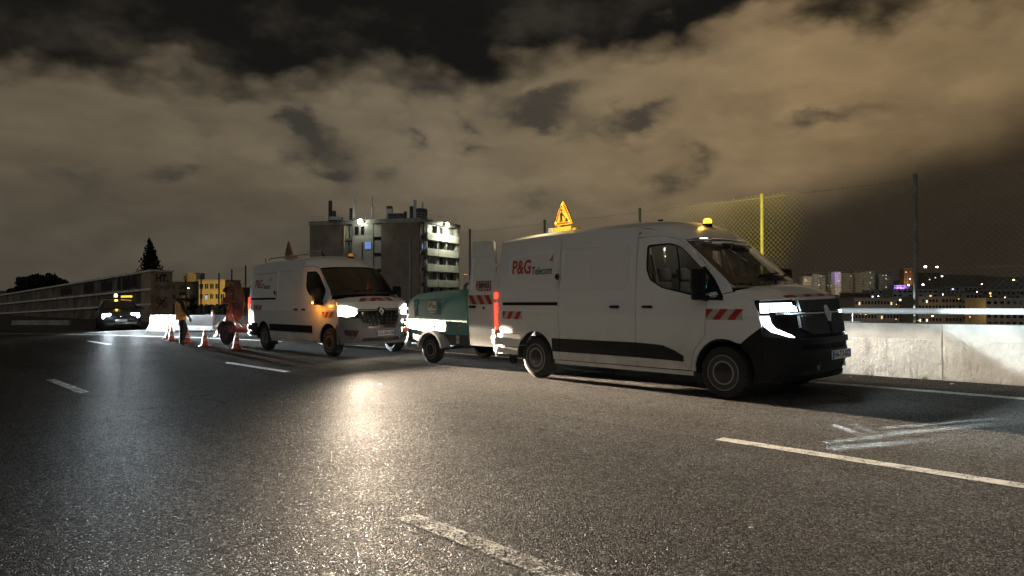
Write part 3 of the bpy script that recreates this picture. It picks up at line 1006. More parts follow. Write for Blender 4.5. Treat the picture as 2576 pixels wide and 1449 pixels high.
def wheel(parent, x, y, side, r=.345, w=.225, ring=True):
    wv = empty('wheel', (x, y, r), parent)
    f = side
    MB().lathe([(r * .66, -w / 2), (r * .80, -w / 2 - .004), (r * .95, -w / 2 + .012), (r, -w / 2 + .045), (r, w / 2 - .045), (r * .95, w / 2 - .012), (r * .80, w / 2 + .004), (r * .66, w / 2), (r * .64, 0)], 40, 'Y', closed=True).build('tyre', M_rubber, wv)
    o = w / 2 * f
    MB().lathe([(r * .67, o * .98), (r * .655, o * 1.03), (r * .62, o * 1.02), (r * .60, o * .80), (r * .56, o * .70), (r * .44, o * .78), (r * .40, o * .92), (r * .34, o * .93), (r * .32, o * .80), (0, o * .78)], 40, 'Y').build('rim', M_steelrim, wv)
    if ring:
        MB().lathe([(r * .668, o * 1.0), (r * .664, o * 1.06), (r * .645, o * 1.06), (r * .64, o * .98)], 40, 'Y', closed=True).build('rim_edge', M_rimring, wv)
        MB().lathe([(r * .46, o * .80), (r * .455, o * .99), (r * .40, o * 1.0), (r * .39, o * .86)], 40, 'Y', closed=True).build('rim_ring', M_rimring, wv)
    MB().lathe([(r * .385, o * .88), (r * .36, o * 1.0), (r * .25, o * 1.06), (0, o * 1.08)], 32, 'Y').build('hub_cap', M_hub, wv)
    mb = MB()
    for k in range(10):
        a = 2 * math.pi * k / 10
        mb.lathe([(.022, o * .715), (.022, o * .80), (0, o * .80)], 8, 'Y', (math.cos(a) * r * .53, 0, math.sin(a) * r * .53))
    mb.build('vent_hole', M_seam, wv)['kind'] = 'stuff'
    return wv

def arc(cx, cz, r, a0, a1, n):
    return [(cx + r * math.cos(R(a0 + (a1 - a0) * i / n)), cz + r * math.sin(R(a0 + (a1 - a0) * i / n))) for i in range(n + 1)]

def sp(*A, **K):
    K.setdefault('vrows', (1.06, 1.085, 1.12)); return patch(*A, **K)
def build_van(name, label, new, X, Y, yaw, plate_txt):
    V = Van(new)
    root = tag(empty(name), label, 'van', 'white telecom vans parked in line')
    n = Vector((-SLX, -SLY, 1)).normalized()
    fx = Vector((math.cos(yaw), math.sin(yaw), 0)); fx.z = SLX * fx.x + SLY * fx.y; fx.normalize()
    lf = n.cross(fx)
    root.matrix_world = Matrix(((fx.x, lf.x, n.x, X), (fx.y, lf.y, n.y, Y), (fx.z, lf.z, n.z, gz(X, Y)), (0, 0, 0, 1)))
    wb = V.wb
    sill = .33
    seamS = .61 if new else .85; seamB = 2.19 if new else 2.34
    ra = arc(.02, .36, .43, 184, -4, 14)         # rear arch, back to front
    fa = arc(wb + .02, .36, .43, 184, -4, 14)
    def side_surf(sd, off=0.0): return lambda u, v: (u, sd * (V.hw(u, v) + off), v)
    for sd in (-1, 1):
        near = sd < 0
        ow = (0, sd, 0); sf = side_surf(sd)
        seg = .10 if near else .2
        def gt(x): return V.gutter(x)
        vr = (1.06, 1.085, 1.12)
        # rear quarter
        q = [(V.xrear(z), z) for z in (2.29, 2.0, 1.6, 1.3, .95, .735)]
        q += [(-.335, .735)] + [w for w in ra[1:-1] if w[0] > -.33] + [(.455, .36), (.47, sill + .01), (seamS - .006, sill + .01), (seamS - .006, gt(.6)), (0, gt(0)), (-.6, gt(-.6)), (-.9, gt(-.9) - .005)]
        emb = []
        if new and near:
            emb = [(rounded([(-.68, 1.80), (-.64, 2.05), (seamS - .05, 2.12), (seamS - .05, 1.47), (-.20, 1.53)], .09), .012, .018)]
        elif near:
            emb = [(rounded([(-.72, 1.55), (-.62, 2.1), (seamS - .05, 2.12), (seamS - .05, 1.55)], .08), .010, .018)]
        patch('rear_quarter_panel', q, sf, M_paint, root, ow, seg=seg, emboss=emb, vrows=vr)
        # sliding door / side panel
        q = [(seamS + .004, sill + .015), (seamB - .005, sill + .015), (seamB - .005, gt(2.1)), (1.8, gt(1.8)), (1.2, gt(1.2)), (seamS + .004, gt(.65))]
        emb = [(rounded([(seamS + .05, 1.47), (seamS + .05, 2.12), (seamB - .13, 2.12), (seamB - .13, 1.55), (seamB - .25, 1.455)], .08), .012, .018)] if near else []
        patch('sliding_door' if near else 'side_panel', q, sf, M_paint, root, ow, seg=seg, emboss=emb, vrows=vr)
        # front door with window opening
        if new:
            dtop = [(2.62, 2.195), (2.80, 2.145), (2.98, 2.035), (3.22, 1.84), (3.36, 1.67)]
            dfront = [(3.37, 1.28), (3.355, 1.0), (3.335, .82), (3.16, .60), (3.11, sill + .015)]
            win = rounded([(2.36, 2.085), (2.72, 2.095), (2.88, 2.03), (3.03, 1.90), (3.19, 1.75), (3.345, 1.60), (3.345, 1.31), (2.90, 1.40), (2.62, 1.46), (2.42, 1.58), (2.36, 1.75)], .05, 3)
        else:
            dtop = [(2.72, 2.19), (2.92, 2.13), (3.12, 1.98), (3.32, 1.78), (3.45, 1.60)]
            dfront = [(3.46, 1.25), (3.43, 1.0), (3.40, .80), (3.25, .60), (3.19, sill + .015)]
            win = rounded([(2.50, 2.06), (2.84, 2.06), (2.99, 1.97), (3.17, 1.79), (3.36, 1.60), (3.42, 1.29), (2.98, 1.38), (2.66, 1.48), (2.55, 1.58), (2.50, 1.72)], .05, 3)
        q = [(seamB + .005, sill + .015), (seamB + .005, 2.195)] + dtop + dfront
        patch('front_door', q, sf, M_paint, root, ow, holes=[win], seg=seg, vrows=vr)
        fr = [(a, c) for a, c in win]
        patch('window_seal', fr, side_surf(sd, -.004), M_black, root, ow, holes=[[(a + (2.85 - a) * .045, c + (1.74 - c) * .07) for a, c in win]], seg=.3, skirt=.012)
        patch('door_glass', [(a + (2.85 - a) * .03, c + (1.74 - c) * .05) for a, c in win], side_surf(sd, -.012), M_glass, root, ow, seg=.25, skirt=0)
        MB().tube([side_surf(sd, -.006)(2.81, 2.06), side_surf(sd, -.006)(2.86, 1.75), side_surf(sd, -.006)(2.91, 1.40)], .014, 6).build('window_divider', M_black, root)
        # strip above the doors and the windscreen pillar
        wsb, wst = (3.66, 1.50), (2.93, 2.125)
        if not new: wsb, wst = (3.72, 1.44), (3.02, 2.10)
        top = [(seamB + .005, 2.205)] + [(a, c + .011) for a, c in dtop] + [(dfront[0][0] + .011, dfront[0][1] + .05)]
        q = top + [(wsb[0] + .06, wsb[1] - .10), wsb, ((wsb[0] + wst[0]) / 2, (wsb[1] + wst[1]) / 2 + .012), wst, (2.6, gt(2.6)), (seamB + .005, gt(2.2))]
        patch('windscreen_pillar', q, sf, M_paint, root, ow, seg=seg * .8)
        # wing
        bx = .74 if new else .62
        if new:
            frontl = [(4.03, 1.285), (4.10, 1.12), (4.135, .95), (3.98, .83), (3.87, .735)]
            arcf = [p for p in fa if p[0] < 3.86 and p[1] > .4]
        else:
            frontl = [(4.03, 1.30), (4.075, 1.17), (4.11, .96), (4.10, .80), (3.99, .66)]
            arcf = [p for p in fa if p[0] < 3.98 and p[1] > .4]
        q = [(dfront[0][0] + .012, dfront[0][1] + .04)] + [(a + .010, c) for a, c in dfront[:4]] + [(dfront[4][0] + .010, sill + .01), (fa[0][0] + .004, sill + .01)] + arcf + frontl[::-1] + [(3.86, 1.365), (wsb[0] + .07, wsb[1] - .11)]
        patch('front_wing', q, sf, M_paint, root, ow, seg=seg * .8, vrows=vr)
        # sill
        q = [(.47, .275), (3.13, .275), (3.13, sill), (.47, sill)]
        patch('sill', q, side_surf(sd, -.012), M_paint, root, ow, seg=.3)
        # dark backing behind the gaps
        mb = MB()
        for xs, za, zb in ((seamS, sill, 2.35), (seamB, sill, 2.32)):
            mb.grid(1, 12, lambda a, c: (xs + (a - .5) * .05, sd * (V.hw(xs, za + (zb - za) * c) - .016), za + (zb - za) * c))
        mb.build('door_seal', M_seam, root, fix=False)
        # rubbing strip, in three lengths
        zt, zb = (.685, .472) if new else (.725, .545)
        xe = 3.0 if new else 2.92
        for a, c in ((.445, seamS - .006), (seamS + .006, seamB - .006), (seamB + .006, xe)):
            if c == xe and new: pl = [(a, zb), (xe, zb - .012), (xe, .535), (2.86, .60), (2.66, .665), (2.5, zt - .01), (a, zt)]
            else: pl = [(a, zb), (c, zb), (c, zt), (a, zt)]
            patch('rubbing_strip', pl, side_surf(sd, .014), M_black, root, ow, seg=.2, skirt=.02)
        # arch lips and liners
        for cx, cut in ((.02, False), (wb + .02, True)):
            mb = MB()
            A_ = arc(cx, .36, .432, 186, -6, 20)
            def lip(a, c):
                w = A_[int(round(a * 20))]
                return (w[0], sd * (V.hw(w[0], max(.3, w[1])) + .003 - .16 * c), w[1])
            mb.grid(20, 3, lip)
            mb.build('wheel_arch', M_under, root, fix=False)
            mb = MB()
            mb.add([(w[0], sd * .45, w[1]) for w in A_] + [(cx, sd * .45, .30)], [(i, i + 1, len(A_)) for i in range(len(A_) - 1)])
            mb.build('arch_liner', M_under, root, fix=False)
        wheel(root, 0, sd * .855, sd)
        wheel(root, wb, sd * .855, sd)
        # handles, rail, lock
        for hx in ((1.80, 2.41) if new else (2.06, 2.50)):
            hz = 1.20 if new else 1.12
            MB().bbox((hx, sd * (V.hw(hx, hz) + .022), hz), (.185, .022, .038), .012).build('door_handle', M_black, root)
            patch('handle_recess', rounded([(hx - .05, hz - .055), (hx + .05, hz - .055), (hx + .05, hz + .055), (hx - .05, hz + .055)], .04), side_surf(sd, .0015), M_paint, root, ow, seg=.2, skirt=.001)
        if near:
            rz_ = 1.245 if new else 1.40
            patch('slide_rail', [(-.80, rz_ - .026), (seamS - .03, rz_ - .026), (seamS - .03, rz_ + .026), (-.80, rz_ + .026)], side_surf(sd, .006), M_black, root, ow, seg=.2, skirt=.012)
            lz = 1.68 if new else 1.56
            lk = MB().lathe([(.055, 0), (.055, .03), (.045, .045), (0, .05)], 20, 'Y', (seamS, sd * (V.hw(seamS, lz) + .05), lz)).build('slam_lock', M_chrome, root)
            MB().lathe([(.03, 0), (.028, .012), (0, .014)], 16, 'Y', (seamS - .01, sd * (V.hw(seamS, lz) + .062), lz)).build('keyway', M_black, lk)
        # warning stripes
        zs = [(-.80, -.28, .98, 1.115, -.10), ((3.375), 3.90, 1.035, 1.175, .12)] if new else [(-.60, -.05, 1.09, 1.225, -.1), (3.46, 3.95, .93, 1.065, .12)]
        for u0, u1, v0, v1, lean in zs:
            for pl, red in stripes_poly(u0, u1, v0, v1, 6, abs(lean) * (1 if near else -1)):
                sp('warning_stripe', pl, side_surf(sd, .0035), M_red if red else M_refl, root, ow, seg=.04, skirt=.004)
        # lettering
        flip = 1 if near else -1
        def on(cx, cz): return lambda u, v: (cx + flip * u, sd * (V.hw(cx + flip * u, cz + v) + (.0035 if not emb or True else 0) - .010), cz + v)
        zc = 1.86 if new else 1.80; xo = 0 if new else .20
        text_on('lettering', 'P&G', .33, M_logo_red, root, on(-.335 * flip if near else -.05, zc), .80, .008)
        text_on('lettering', 'Telecom', .185, M_logo_grey, root, on(.175 if near else -.5, zc - .07), .76, .003)
        for k in range(3):
            cxk = (.36 + .03 * k) if near else (-.60 - .03 * k)
            patch('logo_bar', [(cxk - .009, zc + .085), (cxk + .009, zc + .085), (cxk + .009, zc + .125 + .035 * k), (cxk - .009, zc + .12 + .035 * k)], lambda u, v: (u, sd * (V.hw(u, v) - .0065), v), M_logo_red, root, ow, seg=.3, skirt=.001)
    # ---- roof
    xs = [-1.0 + .03 * 0, -.96, -.9, -.8, -.6, -.2, .3, .61, 1.0, 1.5, 1.9, 2.19, 2.35, 2.5, 2.62, 2.74, 2.84, 2.93]
    def roofp(a, c):
        x = xs[int(round(a * (len(xs) - 1)))]; t = c * 2 - 1
        rib = -.010 * (1 if abs((abs(t) * 5) % 1 - .5) < .22 and -.7 < x < 2.1 and abs(t) < .82 else 0)
        xh = x + (.09 * (1 - t * t) if x > 2.9 else .04 * (1 - t * t) if x > 2.8 else 0) + (-.05 * (1 - t * t) if x < -.98 else 0)
        tt = math.copysign(1 - (1 - abs(t)) ** 1.6, t) if abs(t) > 0 else 0
        return (xh, tt * V.hw(x, V.gutter(x)), V.roof_z(x, tt) + rib)
    MB().grid(len(xs) - 1, 30, roofp).build('roof', M_paint, root, smooth=50)
    # ---- windscreen, between the pillars
    wsb, wst = ((3.66, 1.50), (2.93, 2.125)) if new else ((3.72, 1.44), (3.02, 2.10))
    def wsp(a, c, inset=0.0, off=0.0):
        y = (a * 2 - 1) * (1 - inset); t = c
        x = wsb[0] + (wst[0] - wsb[0]) * t; z = wsb[1] + (wst[1] - wsb[1]) * t + .012 * math.sin(math.pi * t)
        e = V.hw(x, z)
        bow = (1 - y * y) * (.22 - .13 * t)
        return (x + bow + off * .65, y * e, z + off * .75 + (1 - y * y) * .03)
    MB().grid(20, 8, lambda a, c: wsp(a, c, .10, -.004)).build('windscreen', M_wind, root, smooth=60)
    mb = MB()
    frm = []
    for k in range(65):
        t = k / 64 * 4
        a, c = ((t, 0) if t < 1 else (1, t - 1) if t < 2 else (3 - t, 1) if t < 3 else (0, 4 - t))
        frm.append((a, c))
    def inn(a, c): return wsp(.06 + a * .88, .115 + c * .83, 0, 0)
    mb.add([wsp(a, c, 0, 0.0) for a, c in frm] + [inn(a, c) for a, c in frm], [(i, i + 1, 66 + i, 65 + i) for i in range(64)])
    mb.build('windscreen_surround', M_blackgloss, root, smooth=60)
    for yy in (-.42, .30):
        a0 = wsp((yy + 1) / 2, .10, 0, .02); a1 = wsp((yy + .62 + 1) / 2 if yy < 0 else (yy + .55 + 1) / 2, .145, 0, .018)
        MB().tube([a0, a1], .009, 6).build('wiper', M_black, root)
    # ---- bonnet from the windscreen base to the front edge
    ze = 1.31 if new else 1.285
    def hood(a, c):
        y = a * 2 - 1
        e0 = V.hw(wsb[0] + .06, wsb[1] - .1); e1 = .935
        xb = wsb[0] + .06 + (1 - y * y) * .20; zb_ = wsb[1] - .02 - .08 * y * y
        xf = V.nose(y * e1, 1.29) - (.01 if new else .02); zf = ze - .015 * abs(y) ** 2
        x = xb + (xf - xb) * c
        z = zb_ + (zf - zb_) * c + .05 * math.sin(math.pi * min(1, c * 1.02)) * (1 - y ** 4)
        z -= .0; z += .014 * math.exp(-((abs(y) - .62) / .05) ** 2) * (1 - c * .6)
        return (x, y * (e0 + (e1 - e0) * c), z)
    def hood_f(a, c):
        aa = a * 1.06 - .03
        p_ = hood(min(1, max(0, aa)), c)
        return p_ if 0 <= aa <= 1 else (p_[0], p_[1] * 1.004, p_[2] - .05)
    MB().grid(36, 12, hood_f).build('bonnet', M_paint, root, smooth=50)
    MB().grid(24, 2, lambda a, c: (lambda h, h2: (h[0] + .006, h[1], h[2] - .035 * c - .0) if c else (h[0], h[1], h[2]))(hood(a, 1.0), 0)).build('bonnet_lip', M_paint, root)
    # red and white band on the bonnet edge
    mb_r, k = None, 0
    ns = 8 if new else 7
    for i in range(ns):
        y0, y1 = -.66 + 1.32 * i / ns, -.66 + 1.32 * (i + 1) / ns
        if not new: y0, y1 = -.50 + .98 * i / ns, -.50 + .98 * (i + 1) / ns
        ln_ = .05 if new else .11 * (1 if (y0 + y1) < 0 else -1)
        def hs(a, c):
            yy = y0 + (y1 - y0) * a + (0 if new else ln_ * c)
            p_ = Vector(hood((yy / .935 + 1) / 2, 1 - ((.02 + .10 * c) if new else (.03 + .34 * c))))
            return p_ + Vector((.002, 0, .003))
        MB().grid(3, 3, hs).build('warning_stripe', M_red if i % 2 == (0 if new else 0) else M_refl, root)
    # ---- front face
    NS = lambda off: (lambda u, v: (V.nose(u, v) + off, u, v))
    def yc(z): return .955
    if new:
        patch('front_panel', [(-.955, .80), (-.955, 1.285), (-.6, 1.30), (0, 1.305), (.6, 1.30), (.955, 1.285), (.955, .80)], NS(-.012), M_blackgloss, root, (1, 0, 0), seg=.07, skirt=.03)
        # bumper: wraps round to the wheel arches
        patch('bumper', [(-.955, .27), (-.955, .83), (-.70, .80), (.70, .80), (.955, .83), (.955, .27)], NS(.0), M_black, root, (1, 0, 0), seg=.07, skirt=.05, holes=[rounded([(-.62, .655), (.62, .655), (.56, .72), (-.56, .72)], .03), [(-.60, .33), (.60, .33), (.64, .455), (-.64, .455)]])
        patch('bumper_lip', [(-.9, .725), (.9, .725), (.9, .795), (-.9, .795)], NS(.022), M_black, root, (1, 0, 0), seg=.07, skirt=.03)
        patch('skid_plate', [(-.86, .27), (.86, .27), (.84, .325), (-.84, .325)], NS(.02), M_black, root, (1, 0, 0), seg=.07, skirt=.04)
        for sd in (-1, 1):
            q = [(4.135, .95), (3.98, .835), (3.865, .74)] + [p for p in fa if p[0] >= 3.86 and p[1] > .33] + [(4.06, .30), (4.11, .29), (4.13, .60)]
            patch('bumper_side', q, side_surf(sd, .004), M_black, root, (0, sd, 0), seg=.09)
        # grille: vertical slats in two rows
        for z0, z1, hwid in ((.845, 1.085, .60), (1.135, 1.275, .56)):
            mb = MB(); nsl = 30
            for i in range(nsl):
                y = -hwid + 2 * hwid * (i + .5) / nsl
                z0_ = z0 + (.10 * max(0, (abs(y) - .42) / .18) if z0 < 1 else 0)
                if abs(y) < .055 and z0 < 1: continue
                for (a, c) in ((z0_, (z0_ + z1) / 2), ((z0_ + z1) / 2, z1)):
                    pa, pc = V.nose(y, a), V.nose(y, c)
                    mb.add([(pa - .01, y - .011, a), (pa + .022, y - .004, a), (pa + .022, y + .004, a), (pa - .01, y + .011, a), (pc - .01, y - .011, c), (pc + .022, y - .004, c), (pc + .022, y + .004, c), (pc - .01, y + .011, c)], [(0, 1, 5, 4), (1, 2, 6, 5), (2, 3, 7, 6), (0, 3, 2, 1), (4, 5, 6, 7)])
            stuff(mb.build('grille', mat('grille_slat', (.055, .055, .058), .35), root, smooth=0))
        mb = MB()
        for i in range(44):
            y = -.58 + 1.16 * (i + .5) / 44
            mb.box((V.nose(y, .69) - .03, y, .69), (.03, .010, .075))
        stuff(mb.build('lower_grille', M_black, root, smooth=0))
        MB().grid(12, 1, lambda a, c: (V.nose(-.6 + 1.2 * a, .69) - .05, -.62 + 1.24 * a, .65 + .08 * c)).build('grille_backing', M_under, root)
        MB().grid(12, 1, lambda a, c: (V.nose(-.6 + 1.2 * a, .39) - .06, -.64 + 1.28 * a, .32 + .14 * c)).build('grille_backing', M_under, root)
        for sgn in (-1, 1):
            pts = [(V.nose(sgn * y, 1.108) + .012, sgn * y, 1.108) for y in (.10, .25, .4, .55, .70, .82)]
            MB().tube(pts, .009, 6).build('trim_bar', M_bright, root)
            # headlight: L-shaped guide, projector block, running light that sweeps down
            hl = empty('headlight', (0, 0, 0), root)
            S3 = lambda off: (lambda u, v: (V.nose(u, v) + off, u, v))
            def ref(pl): return [(sgn * a, c) for a, c in pl]
            patch('light_guide', ref([(.935, 1.125), (.935, 1.245), (.63, 1.245), (.63, 1.205), (.875, 1.205), (.875, 1.125)]), S3(.010), M_cool, hl, (1, 0, 0), seg=.06, skirt=.015)
            for k in range(4):
                y0, y1 = .855 - .072 * k, .795 - .072 * k
                patch('projector', ref([(y0, 1.135), (y0, 1.195), (y1, 1.195), (y1, 1.135)]), S3(.006), M_cool, hl, (1, 0, 0), seg=.1, skirt=.01)
            patch('indicator_lens', ref([(.56, 1.135), (.56, 1.20), (.60, 1.20), (.60, 1.135)]), S3(.006), M_chrome, hl, (1, 0, 0), seg=.1, skirt=.01)
            patch('running_light', ref([(.935, 1.085), (.875, 1.085), (.865, 1.0), (.83, .93), (.70, .845), (.675, .815), (.72, .82), (.86, .885), (.915, .96), (.932, 1.03)]), S3(.010), M_cool, hl, (1, 0, 0), seg=.05, skirt=.015)
            patch('lamp_housing', ref([(.945, .80), (.945, 1.27), (.60, 1.285), (.60, 1.12), (.84, 1.12), (.84, 1.0), (.80, .93), (.62, .80)]), S3(-.004), M_blackgloss, hl, (1, 0, 0), seg=.07, skirt=.006)
        # emblem: two interlaced outlined lozenges
        for k, (dy, dz) in enumerate(((-.016, 0), (.016, 0))):
            hw_, hh = .058, .105
            ring_ = lambda q: [(dy + hw_ * q * a, 1.10 + dz + hh * q * c) for a, c in ((-1, 0), (0, -1), (1, 0), (0, 1))]
            patch('emblem', ring_(1.0), S3(.028 + .006 * k), M_bright, root, (1, 0, 0), holes=[ring_(.72)], seg=.3, skirt=.012, smooth=0)
        MB().bbox((4.545, 0, .93), (.03, .055, .05), .01).build('radar_cover', M_black, root)
        for yy in (-.33, .52 - .1):
            MB().bbox((V.nose(yy, .43) + .004, yy, .42), (.02, .045, .06), .006).build('parking_sensor', mat('sensor_grey', (.08, .08, .085), .5), root)
        pz, py0 = .565, .165
    else:
        patch('bumper', [(-.955, .30), (-.955, .93), (-.52, .90), (-.36, .66), (.36, .66), (.52, .90), (.955, .93), (.955, .30)], NS(0), mat('bumper_grey', (.16, .16, .155), .5, var=.2, vscale=4), root, (1, 0, 0), seg=.07, skirt=.05, holes=[[(-.52, .36), (.52, .36), (.48, .44), (-.48, .44)]])
        patch('skid_plate', [(-.84, .275), (.84, .275), (.84, .335), (-.84, .335)], NS(.012), mat('skid_grey', (.34, .34, .33), .5), root, (1, 0, 0), seg=.07, skirt=.04)
        patch('front_panel', [(-.60, .90), (-.60, 1.20), (0, 1.30), (.60, 1.20), (.60, .90), (.40, .62), (-.40, .62)], NS(-.03), M_blackgloss, root, (1, 0, 0), seg=.07, skirt=.01)
        patch('nose_panel', [(-.955, 1.10), (-.955, 1.285), (0, 1.30), (.955, 1.285), (.955, 1.10), (.60, 1.115), (.12, 1.115), (0, 1.17), (-.12, 1.115), (-.60, 1.115)], NS(-.004), M_paint, root, (1, 0, 0), seg=.07, skirt=.02)
        for sd in (-1, 1):
            q = [(4.11, .955), (4.10, .81), (3.99, .66)] + [p for p in fa if p[0] >= 3.98 and p[1] > .33] + [(4.06, .31), (4.11, .31)]
            patch('bumper_side', q, side_surf(sd, .004), MATS['bumper_grey'], root, (0, sd, 0), seg=.09)
        mb = MB()
        for z in (.72, .80, .88, .96):
            hw_ = .38 + (z - .66) * .5
            MB().tube([(V.nose(y * hw_, z) + .0, y * hw_, z) for y in (-1, -.6, -.2, .2, .6, 1)], .011, 6).build('grille_bar', M_chrome, root)
            for y in (-.8, -.55, -.3, 0, .3, .55, .8):
                mb.box((V.nose(y * hw_, z) - .012, y * hw_, z + .04), (.02, .012, .07))
        stuff(mb.build('grille', M_black, root, smooth=0))
        pts = [(-.60, 1.09), (-.58, 1.0), (-.42, .69), (-.36, .655), (.36, .655), (.42, .69), (.58, 1.0), (.60, 1.09)]
        MB().tube([(V.nose(a, c) + .012, a, c) for a, c in pts], .014, 8).build('grille_frame', M_chrome, root)
        for sgn in (-1, 1):
            MB().tube([(V.nose(sgn * y, 1.085) + .012, sgn * y, 1.085) for y in (.10, .3, .58)], .013, 8).build('trim_bar', M_chrome, root)
            hl = empty('headlight', (0, 0, 0), root)
            S3 = lambda off: (lambda u, v: (V.nose(u, v) + off, u, v))
            def ref(pl): return [(sgn * a, c) for a, c in pl]
            patch('lens', ref([(.945, .97), (.945, 1.21), (.80, 1.20), (.60, 1.125), (.60, 1.02), (.66, .96), (.80, .945)]), S3(.008), M_warm, hl, (1, 0, 0), seg=.06, skirt=.02)
            patch('lamp_housing', ref([(.955, .94), (.955, 1.235), (.80, 1.225), (.575, 1.14), (.575, 1.0), (.65, .93), (.80, .92)]), S3(-.006), M_blackgloss, hl, (1, 0, 0), seg=.07, skirt=.006)
            MB().lathe([(.05, 0), (.05, .02), (.035, .03), (0, .032)], 16, 'X', (V.nose(.7, .47), sgn * .72, .47)).build('fog_lamp', M_hub, root)
            patch('bumper_intake', ref([(.58, .62), (.86, .64), (.84, .52), (.64, .46)]), S3(.004), M_black, root, (1, 0, 0), seg=.1, skirt=.008)
        hw_, hh = .06, .085
        ring_ = lambda q: [(hw_ * q * a, 1.06 + hh * q * c) for a, c in ((-1, 0), (0, -1), (1, 0), (0, 1))]
        patch('emblem', ring_(1.15), NS(.022), M_bright, root, (1, 0, 0), holes=[ring_(.55)], seg=.3, skirt=.015, smooth=0)
        MB().grid(10, 1, lambda a, c: (V.nose(-.5 + a, .40) - .04, -.52 + 1.04 * a, .35 + .10 * c)).build('grille_backing', M_under, root)
        pz, py0 = .535, .07

    # number plate
    pw_ = .52; px_ = V.nose(.0, pz) + .022
    pl = empty('number_plate', (px_, py0, pz), root)
    MB().bbox((0, 0, 0), (.012, pw_, .115), .004).build('plate', M_plate, pl)
    for sgn in (-1, 1): MB().box((.007, sgn * (pw_ / 2 - .024), 0), (.003, .044, .105)).build('plate_band', M_plblue, pl)
    text_on('plate_lettering', plate_txt, .105, M_ink, pl, lambda u, v: (.0075, u, v), .78, .004)
    # ---- mirrors
    for sgn in (-1, 1):
        mx, mz = (3.33, 1.50) if new else (3.40, 1.44)
        mi = empty('door_mirror', (mx, sgn * 1.13, mz), root)
        MB().bbox((.02, 0, .05), (.13, .22, .34), .045).build('mirror_housing', M_black, mi)
        MB().bbox((.02, sgn * .01, -.16), (.11, .20, .09), .03).build('mirror_base', M_black, mi)
        MB().tube([(.02, -sgn * .05, -.17), (.06, -sgn * .19, -.19)], .04, 8).build('mirror_arm', M_black, mi)
        MB().bbox((-.048, 0, .06), (.008, .17, .25), .004).build('mirror_glass', M_mirror, mi)
        if not new: MB().bbox((.03, sgn * .112, -.15), (.07, .02, .045), .01).build('side_indicator', M_amberlens if sgn < 0 else M_amberdim, mi)
    # quarter-light panel in black at the foot of the windscreen pillar
    for sd in (-1, 1):
        if new: patch('mirror_sail', [(3.20, 1.735), (3.345, 1.59), (3.338, 1.295), (3.62, 1.285), (3.605, 1.345), (3.40, 1.60), (3.27, 1.745)], side_surf(sd, .003), M_black, root, (0, sd, 0), seg=.2, skirt=.006)
        # windscreen side cut beneath the pillar
    # ---- tail
    zr = lambda y, z: V.xrear(z) - .0
    bd = lambda u, v: (V.xrear(v) - .012, u, v)
    leftdoor = [(.01, .50), (.94, .50), (.95, 1.3), (.87, 2.25), (.01, 2.33)]
    patch('rear_door', leftdoor, bd, M_paint, root, (-1, 0, 0), seg=.2, skirt=.03)
    if not new: patch('rear_door', [(-a, c) for a, c in leftdoor], bd, M_paint, root, (-1, 0, 0), seg=.2, skirt=.03)
    patch('tail_header', [(-.90, 2.26), (.90, 2.26), (.84, 2.34), (.5, 2.41), (-.5, 2.41), (-.84, 2.34)], lambda u, v: (V.xrear(2.3) - .005 + .25 * max(0, v - 2.3), u, v), M_paint, root, (-1, 0, 0), seg=.2, skirt=.05)
    for sgn in (-1, 1):
        MB().bbox((-1.035, sgn * .935, 1.08), (.07, .085, .74), .03).build('tail_lamp', M_redlens, root)
        if new or sgn < 0:
            MB().bbox((-1.074, sgn * .945, 1.10), (.012, .045, .36), .005).build('tail_lamp_element', M_redhot, root)
        # bumper end, wrapping round to the wheel
        bq = [(-1.10, .505), (-1.10, .725), (-.345, .725)] + [w for w in ra[::-1] if w[0] < -.345 and w[1] > .5][:1] + [(-.42, .505)]
        patch('bumper_corner', bq, lambda u, v: (u, sgn * (1.0 - .10 * max(0, (-.92 - u) / .18) ** 2 - .012), v), mat('bumper_pale', (.62, .61, .57), .5) if new else M_black, root, (0, sgn, 0), seg=.1, skirt=.25)
        patch('bumper_step', [(-1.08, .37), (-1.08, .49), (-.44, .49), (-.44, .37)], lambda u, v: (u, sgn * (.985 - .10 * max(0, (-.92 - u) / .18) ** 2), v), MATS['bumper_pale'] if new else M_black, root, (0, sgn, 0), seg=.1, skirt=.25)
        MB().bbox((-1.03, sgn * .78, .60), (.24, .44, .17), .05).build('rear_bumper', mat('bumper_pale', (.62, .61, .57), .5) if new else M_black, root)
        MB().bbox((-.98, sgn * .80, .44), (.26, .38, .13), .04).build('bumper_step', MATS['bumper_pale'] if new else M_black, root)
    MB().bbox((-1.04, 0, .52), (.2, 1.2, .2), .04).build('rear_bumper', M_black, root)
    MB().tube([(-1.0, 0, .42), (-1.22, 0, .42), (-1.24, 0, .46)], .025, 8).build('tow_hook', M_black, root)
    # cargo space, floor, underbody
    mb = MB()
    mb.box((1.3, 0, .42), (4.6, 1.7, .04))
    mb.box((1.9, 0, .30), (3.6, .9, .12))
    mb.box((wb - .1, 0, .5), (1.2, .8, .4))
    mb.build('floor', M_under, root, smooth=0)
    MB().box((.0, 0, .345), (.12, 1.5, .12)).build('rear_axle', M_under, root, smooth=0)
    MB().box((2.22, 0, 1.35), (.03, 1.80, 1.85)).build('bulkhead', M_cabin, root, smooth=0)
    # ---- cabin
    for yy in ((-.55, -.08, .52)):
        st = empty('seat', (2.72, yy, .82), root)
        MB().bbox((0, 0, 0), (.50, .46, .16), .06).build('cushion', M_seat, st)
        MB().bbox((-.27, 0, .40), (.14, .46, .66), .06, Matrix.Rotation(R(-12), 3, 'Y')).build('backrest', M_seat, st)
        MB().bbox((-.36, 0, .84), (.09, .26, .20), .045, Matrix.Rotation(R(-12), 3, 'Y')).build('headrest', M_seat, st)
